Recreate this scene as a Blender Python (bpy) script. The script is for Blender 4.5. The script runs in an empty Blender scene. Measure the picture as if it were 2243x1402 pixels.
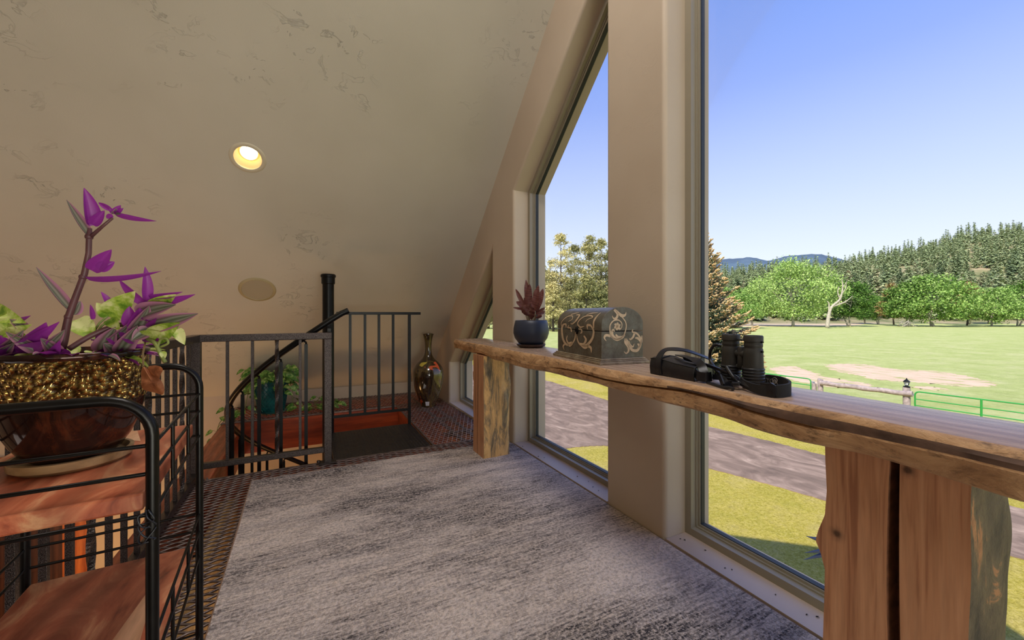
import bpy, math, random
import numpy as np
from mathutils import Vector, Matrix
from mathutils.geometry import tessellate_polygon
PI = math.pi
random.seed(11)
scene = bpy.context.scene
COL = scene.collection

# ------------------------------------------------------------------ camera
H = 1.05                       # camera height above the loft floor
YAW = 26.75
F = 872.0                      # focal length in pixels of a 2243 px wide frame
cam_d = bpy.data.cameras.new('camera')
cam = bpy.data.objects.new('camera', cam_d)
COL.objects.link(cam)
cam.location = (0, 0, H)
cam.rotation_euler = (PI/2, 0, -math.radians(YAW))
cam_d.sensor_width = 36.0
cam_d.lens = 36.0*F/2243
cam_d.shift_y = -11.0/2243
cam_d.clip_start = 0.05
cam_d.clip_end = 9000
scene.camera = cam

# ------------------------------------------------------------------ sky
world = bpy.data.worlds.new('sky')
scene.world = world
world.use_nodes = True
wn = world.node_tree.nodes
wl = world.node_tree.links
wn.clear()
wo = wn.new('ShaderNodeOutputWorld')
wb = wn.new('ShaderNodeBackground')
wt = wn.new('ShaderNodeTexCoord')
ws = wn.new('ShaderNodeSeparateXYZ')
wr = wn.new('ShaderNodeValToRGB')
wl.new(wt.outputs['Generated'], ws.inputs[0])
wl.new(ws.outputs['Z'], wr.inputs[0])
wl.new(wr.outputs[0], wb.inputs[0])
wl.new(wb.outputs[0], wo.inputs[0])
e = wr.color_ramp.elements
e[0].position = 0.0
e[0].color = (0.93, 0.94, 1.0, 1)
e[1].position = 1.0
e[1].color = (0.10, 0.22, 0.62, 1)
for p, c in ((0.10, (0.80, 0.86, 1.0)), (0.25, (0.57, 0.67, 0.98)), (0.45, (0.30, 0.42, 0.90)), (0.62, (0.17, 0.31, 0.84))):
    k = e.new(p)
    k.color = (c[0], c[1], c[2], 1)
wb.inputs[1].default_value = 1.12

# ------------------------------------------------------------------ sun
def lamp(name, kind, loc, energy, color, size=None, size_y=None, rot=None, target=None):
    d = bpy.data.lights.new(name, kind)
    o = bpy.data.objects.new(name, d)
    COL.objects.link(o)
    o.location = loc
    d.energy = energy
    d.color = color
    if kind == 'AREA':
        d.shape = 'RECTANGLE'
        d.size = size
        d.size_y = size_y or size
    if kind == 'POINT' and size:
        d.shadow_soft_size = size
    if target is not None:
        v = Vector(target) - Vector(loc)
        o.rotation_euler = v.to_track_quat('-Z', 'Y').to_euler()
    return o
sun = lamp('sun', 'SUN', (-40, -13, 42), 6.0, (1.0, 0.93, 0.80), target=(0, 0, -0.001))
sun.rotation_euler = Vector((0.852, 0.284, -1.0)).to_track_quat('-Z', 'Y').to_euler()
sun.data.angle = math.radians(0.55)
# unseen area fills added below and behind the loft to lift the interior
lamp('great_room_fill', 'AREA', (-2.7, 0.9, -1.9), 29, (1.0, 0.93, 0.86), 2.6, 3.2, target=(-2.0, 1.6, 3.0))
lamp('loft_fill', 'AREA', (-0.5, -3.3, 1.3), 17, (1.0, 0.94, 0.90), 1.8, 1.4, target=(-0.2, 3.2, 1.0))
# added area fills inside the room, standing in for lawn bounce and skylight
lamp('lawn_bounce_fill', 'AREA', (0.7, -2.3, 0.45), 40, (0.97, 1.0, 0.88), 1.6, 1.0, target=(-0.8, 3.0, 2.4))
lamp('ridge_fill', 'AREA', (0.35, 0.75, 4.1), 47, (1.0, 0.95, 0.92), 1.0, 1.0, target=(0.35, 1.1, 0))  # unseen overhead fill added to brighten the rug, no fixture built
lamp('sky_fill', 'AREA', (0.8, -2.2, 2.3), 32, (0.93, 0.95, 1.0), 2.0, 1.4, target=(0.3, 1.7, 0.0))
lamp('downstairs_light', 'POINT', (-1.7, 4.3, -1.4), 32, (1.0, 0.54, 0.20), 0.25)
lamp('downstairs_light_b', 'POINT', (-2.4, 2.2, -1.6), 12, (1.0, 0.60, 0.28), 0.3)
lamp('downstairs_light_c', 'POINT', (0.75, 4.2, -1.5), 24, (1.0, 0.54, 0.20), 0.2)

vs = scene.view_settings
vs.view_transform = 'Standard'
vs.look = 'None'
vs.exposure = 0.1
vs.gamma = 1.0
vs.use_curve_mapping = False

# ------------------------------------------------------------------ helpers
SY, CY = math.sin(math.radians(YAW)), math.cos(math.radians(YAW))
def ray(x, y):
    u = (x-1121.5)/F
    return (SY+CY*u, CY-SY*u, (690-y)/F)
def at(x, y, X=None, Y=None, Z=None):
    """world point seen in direction (x, y) on the plane X=, Y= or Z="""
    dx, dy, dz = ray(x, y)
    if X is not None: t = X/dx
    elif Y is not None: t = Y/dy
    else: t = (Z-H)/dz
    return (dx*t, dy*t, H+dz*t)
def proj(p):
    t = p[0]*SY+p[1]*CY
    return (1121.5+F*(p[0]*CY-p[1]*SY)/t, 690-F*(p[2]-H)/t)

def tag(o, label=None, cat=None, group=None, kind=None):
    if label: o['label'] = label
    if cat: o['category'] = cat
    if group: o['group'] = group
    if kind: o['kind'] = kind
    return o
def thing(name, loc, label, cat, group=None):
    o = bpy.data.objects.new(name, None)
    COL.objects.link(o)
    o.location = loc
    o.empty_display_size = 0.05
    return tag(o, label, cat, group)
def wloc(o):
    v = Vector((0, 0, 0))
    while o is not None:
        v += o.location
        o = o.parent
    return v
def copy_tree(o, parent=None):
    c = o.copy()
    COL.objects.link(c)
    c.parent = parent
    for ch in o.children:
        copy_tree(ch, c)
    return c

class MB:
    def __init__(s):
        s.v = []; s.f = []; s.m = []; s.uv = []
        s.has_uv = False
    def add(s, vs_, fs, mi=0, uvs=None):
        n = len(s.v)
        s.v.extend([tuple(p) for p in vs_])
        for k, f in enumerate(fs):
            s.f.append(tuple(i+n for i in f))
            s.m.append(mi)
            if uvs is not None:
                s.uv.append([uvs[i] for i in f]); s.has_uv = True
            else:
                s.uv.append([(0, 0)]*len(f))
        return s
    def box(s, a, b, mi=0):
        x0, y0, z0 = a; x1, y1, z1 = b
        V = [(x0,y0,z0),(x1,y0,z0),(x1,y1,z0),(x0,y1,z0),(x0,y0,z1),(x1,y0,z1),(x1,y1,z1),(x0,y1,z1)]
        return s.add(V, [(0,3,2,1),(4,5,6,7),(0,1,5,4),(1,2,6,5),(2,3,7,6),(3,0,4,7)], mi)
    def obox(s, c, sx, sy, sz, M=None, mi=0):
        V = []
        for i in (-1, 1):
            for j in (-1, 1):
                for k in (-1, 1):
                    p = Vector((i*sx/2, j*sy/2, k*sz/2))
                    if M is not None: p = M @ p
                    V.append((p[0]+c[0], p[1]+c[1], p[2]+c[2]))
        return s.add(V, [(0,1,3,2),(4,6,7,5),(0,4,5,1),(2,3,7,6),(0,2,6,4),(1,5,7,3)], mi)
    def tube(s, pts, r, n=8, mi=0, caps=True, closed=False, twist=0.0, sq=False, flat=1.0):
        """sweep; r a number or list; sq = square section; flat squashes the section"""
        P = [Vector(p) for p in pts]
        m = len(P)
        R = r if isinstance(r, (list, tuple)) else [r]*m
        T = []
        for i in range(m):
            if closed:
                d = P[(i+1) % m]-P[i-1]
            else:
                d = P[min(i+1, m-1)]-P[max(i-1, 0)]
            if d.length < 1e-9: d = Vector((0, 0, 1))
            T.append(d.normalized())
        a = Vector((0, 0, 1)) if abs(T[0].z) < 0.9 else Vector((1, 0, 0))
        N = (a-T[0]*a.dot(T[0])).normalized()
        V = []
        ns = 4 if sq else n
        for i in range(m):
            if i > 0:
                N = (N-T[i]*N.dot(T[i]))
                N = N.normalized() if N.length > 1e-6 else T[i].orthogonal().normalized()
            B = T[i].cross(N)
            for k in range(ns):
                ang = 2*PI*k/ns+(PI/4 if sq else 0)+twist*i
                V.append(P[i]+(N*math.cos(ang)+B*math.sin(ang)*flat)*R[i])
        Fs = []
        for i in range(m if closed else m-1):
            j = (i+1) % m
            for k in range(ns):
                k2 = (k+1) % ns
                Fs.append((i*ns+k, i*ns+k2, j*ns+k2, j*ns+k))
        if caps and not closed:
            Fs.append(tuple(range(ns-1, -1, -1)))
            Fs.append(tuple((m-1)*ns+k for k in range(ns)))
        return s.add(V, Fs, mi)
    def lathe(s, prof, n=40, c=(0,0,0), mi=0, wob=None, cap=False):
        V = []
        for (r, z) in prof:
            for k in range(n):
                a = 2*PI*k/n
                rr = r if wob is None else r*(1+wob(a, z))
                V.append((c[0]+rr*math.cos(a), c[1]+rr*math.sin(a), c[2]+z))
        Fs = []
        for i in range(len(prof)-1):
            for k in range(n):
                k2 = (k+1) % n
                Fs.append((i*n+k, i*n+k2, (i+1)*n+k2, (i+1)*n+k))
        if cap and prof[0][0] > 1e-5: Fs.append(tuple(range(n-1, -1, -1)))
        if cap and prof[-1][0] > 1e-5: Fs.append(tuple((len(prof)-1)*n+k for k in range(n)))
        return s.add(V, Fs, mi)
    def loft(s, rings, mi=0, caps=True, mfun=None):
        n = len(rings[0])
        V = [p for r in rings for p in r]
        base = len(s.v)
        for i in range(len(rings)-1):
            pass
        Fs = []; Ms = []
        for i in range(len(rings)-1):
            for k in range(n):
                k2 = (k+1) % n
                Fs.append((i*n+k, i*n+k2, (i+1)*n+k2, (i+1)*n+k)); Ms.append(mfun(i, k) if mfun else mi)
        if caps:
            Fs.append(tuple(range(n-1, -1, -1))); Ms.append(mfun(-1, 0) if mfun else mi)
            Fs.append(tuple((len(rings)-1)*n+k for k in range(n))); Ms.append(mfun(-2, 0) if mfun else mi)
        s.v.extend([tuple(p) for p in V])
        for f, m_ in zip(Fs, Ms):
            s.f.append(tuple(i+base for i in f)); s.m.append(m_); s.uv.append([(0,0)]*len(f))
        return s
    def grid(s, fn, nu, nv, mi=0):
        V = []; U = []
        for j in range(nv+1):
            for i in range(nu+1):
                V.append(fn(i/nu, j/nv)); U.append((i/nu, j/nv))
        Fs = [(j*(nu+1)+i, j*(nu+1)+i+1, (j+1)*(nu+1)+i+1, (j+1)*(nu+1)+i) for j in range(nv) for i in range(nu)]
        return s.add(V, Fs, mi, U)
    def prism(s, poly, axis, a, b, mi=0):
        """poly 2D extruded along axis 0,1,2 from a to b"""
        n = len(poly)
        def put(p, w):
            q = list(p); q.insert(axis, w); return tuple(q)
        V = [put(p, a) for p in poly]+[put(p, b) for p in poly]
        Fs = [(i, (i+1) % n, n+(i+1) % n, n+i) for i in range(n)]
        Fs += [tuple(range(n-1, -1, -1)), tuple(range(n, 2*n))]
        return s.add(V, Fs, mi)
    def build(s, name, mats, parent=None, smooth=False, bevel=0, origin=None, subsurf=0, fixn=True):
        me = bpy.data.meshes.new(name)
        off = wloc(parent) if parent is not None else Vector(origin or (0, 0, 0))
        V = [(p[0]-off[0], p[1]-off[1], p[2]-off[2]) for p in s.v]
        me.from_pydata(V, [], s.f)
        if not isinstance(mats, (list, tuple)): mats = [mats]
        for m_ in mats: me.materials.append(m_)
        if len(mats) > 1: me.polygons.foreach_set('material_index', s.m)
        if s.has_uv:
            uvl = me.uv_layers.new(name='UVMap')
            flat_ = [c for f in s.uv for u in f for c in u]
            uvl.data.foreach_set('uv', flat_)
        if fixn and not s.has_uv:
            import bmesh
            bm = bmesh.new(); bm.from_mesh(me)
            bmesh.ops.recalc_face_normals(bm, faces=bm.faces)
            bm.to_mesh(me); bm.free()
        if smooth:
            me.polygons.foreach_set('use_smooth', [True]*len(me.polygons))
            if smooth is not True:
                me.set_sharp_from_angle(angle=math.radians(smooth))
        me.update()
        o = bpy.data.objects.new(name, me)
        COL.objects.link(o)
        if parent is not None: o.parent = parent
        else: o.location = off
        if bevel:
            b = o.modifiers.new('bevel', 'BEVEL'); b.width = bevel; b.segments = 2
            b.limit_method = 'ANGLE'; b.angle_limit = math.radians(40)
        if subsurf:
            b = o.modifiers.new('sub', 'SUBSURF'); b.levels = subsurf; b.render_levels = subsurf
        return o

def np_mesh(name, V, Fq, mats, midx=None, smooth=False, uv=None):
    """fast mesh of quads (or tris) from numpy arrays"""
    me = bpy.data.meshes.new(name)
    V = np.asarray(V, dtype=np.float32); Fq = np.asarray(Fq, dtype=np.int32)
    k = Fq.shape[1]
    me.vertices.add(len(V)); me.vertices.foreach_set('co', V.ravel())
    me.loops.add(Fq.size); me.loops.foreach_set('vertex_index', Fq.ravel())
    me.polygons.add(len(Fq))
    me.polygons.foreach_set('loop_start', np.arange(0, Fq.size, k, dtype=np.int32))
    me.polygons.foreach_set('loop_total', np.full(len(Fq), k, dtype=np.int32))
    for m_ in mats: me.materials.append(m_)
    if midx is not None: me.polygons.foreach_set('material_index', np.asarray(midx, dtype=np.int32))
    if smooth: me.polygons.foreach_set('use_smooth', np.ones(len(Fq), dtype=bool))
    me.update(); me.validate()
    return me

def spline(pts, n=12, closed=False):
    """Catmull-Rom through pts"""
    P = [Vector(p) for p in pts]
    out = []
    m = len(P)
    segs = m if closed else m-1
    for i in range(segs):
        p0 = P[(i-1) % m] if (closed or i > 0) else P[0]*2-P[1]
        p1 = P[i]; p2 = P[(i+1) % m]
        p3 = P[(i+2) % m] if (closed or i+2 < m) else P[-1]*2-P[-2]
        for k in range(n):
            t = k/n
            out.append(0.5*((2*p1)+(p2-p0)*t+(2*p0-5*p1+4*p2-p3)*t*t+(3*p1-p0-3*p2+p3)*t*t*t))
    if not closed: out.append(P[-1])
    return out
def lerp(a, b, t): return a+(b-a)*t
def interp(x, xs, ys):
    return float(np.interp(x, xs, ys))

# ------------------------------------------------------------------ materials
def srgb(r, g, b):
    def c(v):
        v /= 255.0
        return v/12.92 if v <= 0.04045 else ((v+0.055)/1.055)**2.4
    return (c(r), c(g), c(b), 1)
class NT:
    def __init__(s, name):
        s.mat = bpy.data.materials.new(name); s.mat.use_nodes = True
        s.n = s.mat.node_tree.nodes; s.l = s.mat.node_tree.links
        s.n.clear()
        s.out = s.n.new('ShaderNodeOutputMaterial')
        s.b = s.n.new('ShaderNodeBsdfPrincipled')
        s.l.new(s.b.outputs[0], s.out.inputs[0])
        s.tc = s.n.new('ShaderNodeTexCoord')
    def set(s, **k):
        for a, v in k.items():
            s.b.inputs[a.replace('_', ' ')].default_value = v
        return s
    def mapping(s, scale=(1,1,1), rot=(0,0,0), coord='Object', loc=(0,0,0)):
        m = s.n.new('ShaderNodeMapping')
        m.inputs['Scale'].default_value = scale; m.inputs['Rotation'].default_value = rot
        m.inputs['Location'].default_value = loc
        s.l.new(s.tc.outputs[coord], m.inputs[0]); return m.outputs[0]
    def noise(s, scale=5, detail=4, rough=0.5, vec=None, dist=0.0):
        t = s.n.new('ShaderNodeTexNoise')
        t.inputs['Scale'].default_value = scale; t.inputs['Detail'].default_value = detail
        t.inputs['Roughness'].default_value = rough; t.inputs['Distortion'].default_value = dist
        s.l.new(vec if vec is not None else s.tc.outputs['Object'], t.inputs['Vector'])
        return t.outputs[0]
    def voro(s, scale=5, vec=None, feature='F1'):
        t = s.n.new('ShaderNodeTexVoronoi'); t.feature = feature
        t.inputs['Scale'].default_value = scale
        s.l.new(vec if vec is not None else s.tc.outputs['Object'], t.inputs['Vector'])
        return t.outputs['Distance']
    def wave(s, scale=5, dist=2, detail=2, dscale=1, vec=None, kind='BANDS', dirn='X'):
        t = s.n.new('ShaderNodeTexWave'); t.wave_type = kind
        if kind == 'BANDS': t.bands_direction = dirn
        else: t.rings_direction = dirn
        t.inputs['Scale'].default_value = scale; t.inputs['Distortion'].default_value = dist
        t.inputs['Detail'].default_value = detail; t.inputs['Detail Scale'].default_value = dscale
        s.l.new(vec if vec is not None else s.tc.outputs['Object'], t.inputs['Vector'])
        return t.outputs['Fac']
    def ramp(s, fac, stops, interp_='LINEAR'):
        r = s.n.new('ShaderNodeValToRGB'); el = r.color_ramp.elements
        r.color_ramp.interpolation = interp_
        el[0].position = stops[0][0]; el[0].color = stops[0][1]
        el[1].position = stops[-1][0]; el[1].color = stops[-1][1]
        for p, c in stops[1:-1]:
            k = el.new(p); k.color = c
        s.l.new(fac, r.inputs[0]); return r.outputs[0]
    def mix(s, a, b, fac, mode='MIX'):
        m = s.n.new('ShaderNodeMix'); m.data_type = 'RGBA'; m.blend_type = mode
        for key, v in (('A', a), ('B', b)):
            sock = [i for i in m.inputs if i.name == key and i.type == 'RGBA'][0]
            if isinstance(v, tuple): sock.default_value = v
            else: s.l.new(v, sock)
        f = [i for i in m.inputs if i.name == 'Factor' and i.type == 'VALUE'][0]
        if isinstance(fac, (int, float)): f.default_value = fac
        else: s.l.new(fac, f)
        return [o_ for o_ in m.outputs if o_.type == 'RGBA'][0]
    def math(s, op, a, b=0.0, c=None):
        m = s.n.new('ShaderNodeMath'); m.operation = op
        for i, v in enumerate((a, b) if c is None else (a, b, c)):
            if isinstance(v, (int, float)): m.inputs[i].default_value = v
            else: s.l.new(v, m.inputs[i])
        return m.outputs[0]
    def sep(s, vec):
        m = s.n.new('ShaderNodeSeparateXYZ'); s.l.new(vec, m.inputs[0]); return m.outputs
    def color(s, sock):
        if isinstance(sock, tuple): s.b.inputs['Base Color'].default_value = sock
        else: s.l.new(sock, s.b.inputs['Base Color'])
        return s
    def rough(s, sock):
        s.l.new(sock, s.b.inputs['Roughness']); return s
    def bump(s, h, strength=0.3, dist=0.01):
        b = s.n.new('ShaderNodeBump'); b.inputs['Strength'].default_value = strength
        b.inputs['Distance'].default_value = dist
        s.l.new(h, b.inputs['Height']); s.l.new(b.outputs[0], s.b.inputs['Normal']); return s
def g(v, a=1): return (v, v, v, a)
def simple(name, col, rough=0.5, metal=0.0, nscale=0, namt=0.15, bump=0.0, bscale=200, spec=0.5):
    t = NT(name); t.set(Roughness=rough, Metallic=metal)
    t.b.inputs['Specular IOR Level'].default_value = spec
    if nscale:
        nz = t.noise(nscale, 5)
        lo = tuple(max(0, c*(1-namt)) for c in col[:3])+(1,); hi = tuple(min(1, c*(1+namt)) for c in col[:3])+(1,)
        t.color(t.ramp(nz, [(0.3, lo), (0.7, hi)]))
    else: t.color(col)
    if bump: t.bump(t.noise(bscale, 3), bump, 0.002)
    return t.mat
M = {}
# painted plaster with hand-trowelled skip texture
t = NT('paint_plaster'); t.set(Roughness=0.62)
t.color(t.ramp(t.noise(1.5, 3), [(0.3, srgb(196, 190, 174)), (0.7, srgb(205, 199, 184))]))
n1 = t.noise(8, 7, 0.60, vec=t.mapping((1, 1.4, 1.0), (0.4, 0.2, 0.7)), dist=0.9)
n2 = t.mix(t.ramp(n1, [(0.565, g(0)), (0.58, g(1)), (0.60, g(0.15)), (0.75, g(0.0))]), g(0), t.ramp(t.noise(1.7, 3, 0.6), [(0.50, g(1)), (0.66, g(0))]))
n3 = t.noise(140, 2)
hh = t.math('ADD', t.math('MULTIPLY', n2, 0.30), t.math('MULTIPLY', n3, 0.05))
t.bump(hh, 1.0, 0.008)
M['paint'] = t.mat
t = NT('paint_wall'); t.set(Roughness=0.6)
t.color(t.ramp(t.noise(2.0, 3), [(0.3, srgb(190, 172, 150)), (0.7, srgb(198, 181, 160))]))
n1 = t.noise(9, 5, 0.6, dist=1.0)
t.bump(t.ramp(n1, [(0.58, g(0)), (0.60, g(1)), (0.62, g(0.2)), (0.8, g(0))]), 0.2, 0.002)
M['wall'] = t.mat
M['sill'] = simple('sill_paint', srgb(205, 186, 172), 0.45, nscale=6, namt=0.04, bump=0.08, bscale=60)
M['frame'] = simple('window_vinyl', srgb(146, 137, 118), 0.35, nscale=4, namt=0.03)
M['gasket'] = simple('gasket', srgb(40, 44, 48), 0.5, nscale=8)
t = NT('glass_pane')
for nd in [t.b]: t.n.remove(nd)
tr = t.n.new('ShaderNodeBsdfTransparent'); tr.inputs[0].default_value = (0.97, 0.985, 0.98, 1)
gl = t.n.new('ShaderNodeBsdfGlossy'); gl.inputs['Roughness'].default_value = 0.02
fr = t.n.new('ShaderNodeFresnel'); fr.inputs[0].default_value = 1.45
mx = t.n.new('ShaderNodeMixShader')
ml = t.n.new('ShaderNodeMath'); ml.operation = 'MULTIPLY'; ml.inputs[1].default_value = 0.07
t.l.new(fr.outputs[0], ml.inputs[0]); t.l.new(ml.outputs[0], mx.inputs[0])
t.l.new(tr.outputs[0], mx.inputs[1]); t.l.new(gl.outputs[0], mx.inputs[2]); t.l.new(mx.outputs[0], t.out.inputs[0])
M['glass'] = t.mat

# hammered dark bronze powder coat
t = NT('hammered_bronze'); t.set(Roughness=0.30, Metallic=0.85)
nz = t.noise(420, 2, 0.5)
t.color(t.ramp(nz, [(0.42, srgb(40, 34, 33)), (0.60, srgb(98, 88, 86))]))
t.bump(nz, 0.5, 0.002)
M['bronze'] = t.mat
t = NT('black_metal'); t.set(Roughness=0.36, Metallic=0.5); t.color(t.ramp(t.noise(30, 3), [(0.3, srgb(12, 11, 12)), (0.7, srgb(20, 19, 19))])); M['black_metal'] = t.mat
t = NT('stand_metal'); t.set(Roughness=0.30, Metallic=0.6); t.color(t.ramp(t.noise(60, 3), [(0.3, srgb(16, 14, 13)), (0.7, srgb(26, 22, 20))])); M['stand_metal'] = t.mat
t = NT('mesh_steel'); t.set(Roughness=0.40, Metallic=0.55); t.color(t.ramp(t.noise(25, 4), [(0.3, srgb(96, 82, 78)), (0.7, srgb(140, 124, 118))])); M['mesh'] = t.mat
t = NT('tread_plate'); t.set(Roughness=0.42, Metallic=0.6); t.color(t.ramp(t.noise(20, 3), [(0.3, srgb(38, 35, 34)), (0.7, srgb(56, 52, 50))])); M['plate'] = t.mat
t = NT('mesh_steel_lit'); t.set(Roughness=0.30, Metallic=0.6); t.color(t.ramp(t.noise(25, 4), [(0.3, srgb(150, 132, 130)), (0.7, srgb(196, 180, 178))])); M['mesh_lit'] = t.mat  # same steel, window gleam painted in as a lighter colour
# stained red timber
def wood(name, dark, mid, light, scale=1.0, axis='Y', rough=0.4, bump=0.12, streak=1.0, rot=(0,0,0)):
    t = NT(name)
    sc = {'X': (0.12, 1, 1), 'Y': (1, 0.12, 1), 'Z': (1, 1, 0.12)}[axis]
    v = t.mapping(tuple(c*scale for c in sc), rot)
    n1 = t.noise(9, 6, 0.55, vec=v, dist=1.4)
    n2 = t.noise(70*streak, 4, 0.6, vec=v)
    w = t.wave(6, 5.0, 3, 1.5, vec=v, dirn={'X': 'Y', 'Y': 'X', 'Z': 'X'}[axis])
    c1 = t.ramp(n1, [(0.30, dark), (0.52, mid), (0.72, light)])
    c2 = t.mix(c1, t.ramp(w, [(0.0, dark), (0.5, mid), (1.0, light)]), 0.45)
    c3 = t.mix(c2, t.ramp(n2, [(0.35, g(0.55)), (0.6, g(1.0))]), 0.45, 'MULTIPLY')
    t.color(c3)
    t.rough(t.ramp(n2, [(0.3, g(rough+0.1)), (0.7, g(rough-0.05))]))
    t.bump(t.math('ADD', n2, w), bump, 0.002)
    return t.mat
M['red_x'] = wood('red_timber', srgb(92, 34, 18), srgb(142, 58, 30), srgb(178, 86, 48), 1.0, 'X', 0.35)
M['red_y'] = wood('red_timber_long', srgb(92, 36, 20), srgb(146, 66, 38), srgb(182, 94, 58), 1.0, 'Y', 0.35)
M['pine_y'] = wood('pale_joist', srgb(150, 112, 66), srgb(190, 150, 96), srgb(214, 176, 120), 1.0, 'Y', 0.5)
M['oak_floor'] = wood('lower_floor_wood', srgb(96, 52, 28), srgb(138, 82, 46), srgb(168, 108, 64), 0.8, 'X', 0.35)
M['casing'] = wood('door_casing_wood', srgb(140, 66, 26), srgb(184, 96, 40), srgb(206, 120, 58), 1.0, 'Z', 0.4)
# ------------------------------------------------------------------ the shell
XW = 1.46          # inner face of the gable window wall
XF = 1.592         # face of the window frames
XO = 1.76          # outer face
YK = 5.47          # foot of the sloped ceiling
SL = 0.9385        # slope of the ceiling
YR = 0.565         # ridge
ZG = -2.9          # ground outside
ZL = -2.6          # lower floor
XB = -5.2          # far side of the great room
def ceil_z(Y): return 0.139+SL*(YK-Y)
def open_z(Y): return 2.06-0.93*(Y-2.87)
def mir(Y): return 2*YR-Y

def offset_poly(P, d):
    """offset a convex counter-clockwise polygon outward by d"""
    n = len(P); out = []
    for i in range(n):
        p0 = Vector(P[i-1]); p1 = Vector(P[i]); p2 = Vector(P[(i+1) % n])
        e1 = (p1-p0).normalized(); e2 = (p2-p1).normalized()
        n1 = Vector((e1.y, -e1.x)); n2 = Vector((e2.y, -e2.x))
        b = (n1+n2); k = d/(1+n1.dot(n2))
        out.append((p1.x+b.x*k, p1.y+b.y*k))
    return out
SZ = 0.014
win = [
    [(3.30, SZ), (4.56, SZ), (4.56, 0.49), (3.30, open_z(3.30))],
    [(1.735, SZ), (2.87, SZ), (2.87, 2.06), (1.735, open_z(1.735))],
    [(mir(1.325), SZ), (1.325, SZ), (1.325, open_z(1.325)), (YR, open_z(YR)), (mir(1.325), open_z(1.325))],
    [(mir(2.87), SZ), (mir(1.735), SZ), (mir(1.735), open_z(1.735)), (mir(2.87), 2.06)],
    [(mir(4.56), SZ), (mir(3.30), SZ), (mir(3.30), open_z(3.30)), (mir(4.56), 0.49)],
]
def holed(mb, outline, holes, fn, mi=0):
    lists = [[Vector((p[0], p[1], 0)) for p in outline]]+[[Vector((p[0], p[1], 0)) for p in h] for h in holes]
    tris = tessellate_polygon(lists)
    P = [p for l_ in lists for p in l_]
    mb.add([fn(p[0], p[1]) for p in P], [tuple(t_) for t_ in tris], mi)
outline = [(mir(YK+0.25), ZG), (YK+0.25, ZG), (YK+0.25, ceil_z(YK+0.25)+0.28), (YR, ceil_z(YR)+0.28), (mir(YK+0.25), ceil_z(YK+0.25)+0.28)]
RB = 0.022
wm = MB()
holed(wm, outline, [offset_poly(w, RB) for w in win], lambda a, b: (XW, a, b))
holed(wm, outline, win, lambda a, b: (XO, a, b))
n = len(outline)
for i in range(n):
    a, b = outline[i], outline[(i+1) % n]
    wm.add([(XW, a[0], a[1]), (XW, b[0], b[1]), (XO, b[0], b[1]), (XO, a[0], a[1])], [(0, 1, 2, 3)])
for w in win:
    loops = []
    for k in range(7):
        a = PI/2*k/6
        loops.append((XW+RB*(1-math.cos(a)), offset_poly(w, RB*(1-math.sin(a)))))
    loops.append((XO, w))
    m_ = len(w)
    for k in range(len(loops)-1):
        for i in range(m_):
            j = (i+1) % m_
            q = [(loops[k][0], *loops[k][1][i]), (loops[k][0], *loops[k][1][j]), (loops[k+1][0], *loops[k+1][1][j]), (loops[k+1][0], *loops[k+1][1][i])]
            wm.add(q, [(0, 1, 2, 3)])
wr_ = wm.build('wall_right', M['wall'], smooth=30, fixn=False)
tag(wr_, 'tan gable wall with tall windows, bullnosed piers', None, None, 'structure')

# windows: frame ring, inner stop, gasket, pane; deep painted sill
def ring(mb, P, d0, d1, x0, x1, mi=0):
    A = offset_poly(P, -d0); B = offset_poly(P, -d1); n_ = len(P)
    for i in range(n_):
        j = (i+1) % n_
        mb.add([(x0, *A[i]), (x0, *A[j]), (x0, *B[j]), (x0, *B[i])], [(0, 1, 2, 3)], mi)
        mb.add([(x0, *B[i]), (x0, *B[j]), (x1, *B[j]), (x1, *B[i])], [(0, 1, 2, 3)], mi)
        mb.add([(x1, *A[i]), (x1, *A[j]), (x1, *B[j]), (x1, *B[i])], [(0, 1, 2, 3)], mi)
        mb.add([(x0, *A[i]), (x0, *A[j]), (x1, *A[j]), (x1, *A[i])], [(0, 1, 2, 3)], mi)
for i, w in enumerate(win):
    e_ = bpy.data.objects.new('window_%d' % (i+1), None); COL.objects.link(e_)
    e_.location = (XF, w[0][0], SZ); tag(e_, kind='structure')
    e_['label'] = ['small wedge window beyond the left log post', 'tall slanted window behind plant and chest', 'largest window, behind the binoculars', 'slanted window beside the camera', 'small wedge window behind the camera'][i]
    fm = MB(); ring(fm, w, 0.0, 0.034, XF, XF+0.075)
    ring(fm, w, 0.034, 0.040, XF+0.030, XF+0.075)
    fm.build('window_frame', M['frame'], e_)
    sm_ = MB(); ring(sm_, w, 0.040, 0.050, XF+0.040, XF+0.075)
    sm_.build('glazing_stop', M['frame'], e_)
    gm = MB(); ring(gm, w, 0.050, 0.0535, XF+0.046, XF+0.070)
    gm.build('gasket', M['gasket'], e_)
    pm = MB(); q = offset_poly(w, -0.052)
    pm.add([(XF+0.052, a, b) for a, b in q], [tuple(range(len(q)))]); 
    pm.add([(XF+0.058, a, b) for a, b in q], [tuple(range(len(q)))])
    for a in range(len(q)):
        b = (a+1) % len(q)
        pm.add([(XF+0.052, *q[a]), (XF+0.052, *q[b]), (XF+0.058, *q[b]), (XF+0.058, *q[a])], [(0, 1, 2, 3)])
    pm.build('pane', M['glass'], e_)
    slm = MB()
    slm.box((XW+0.004, w[0][0]+0.001, SZ-0.012), (XF+0.02, w[1][0]-0.001, SZ+0.001))
    slm.build('window_sill', M['sill'], e_)

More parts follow.
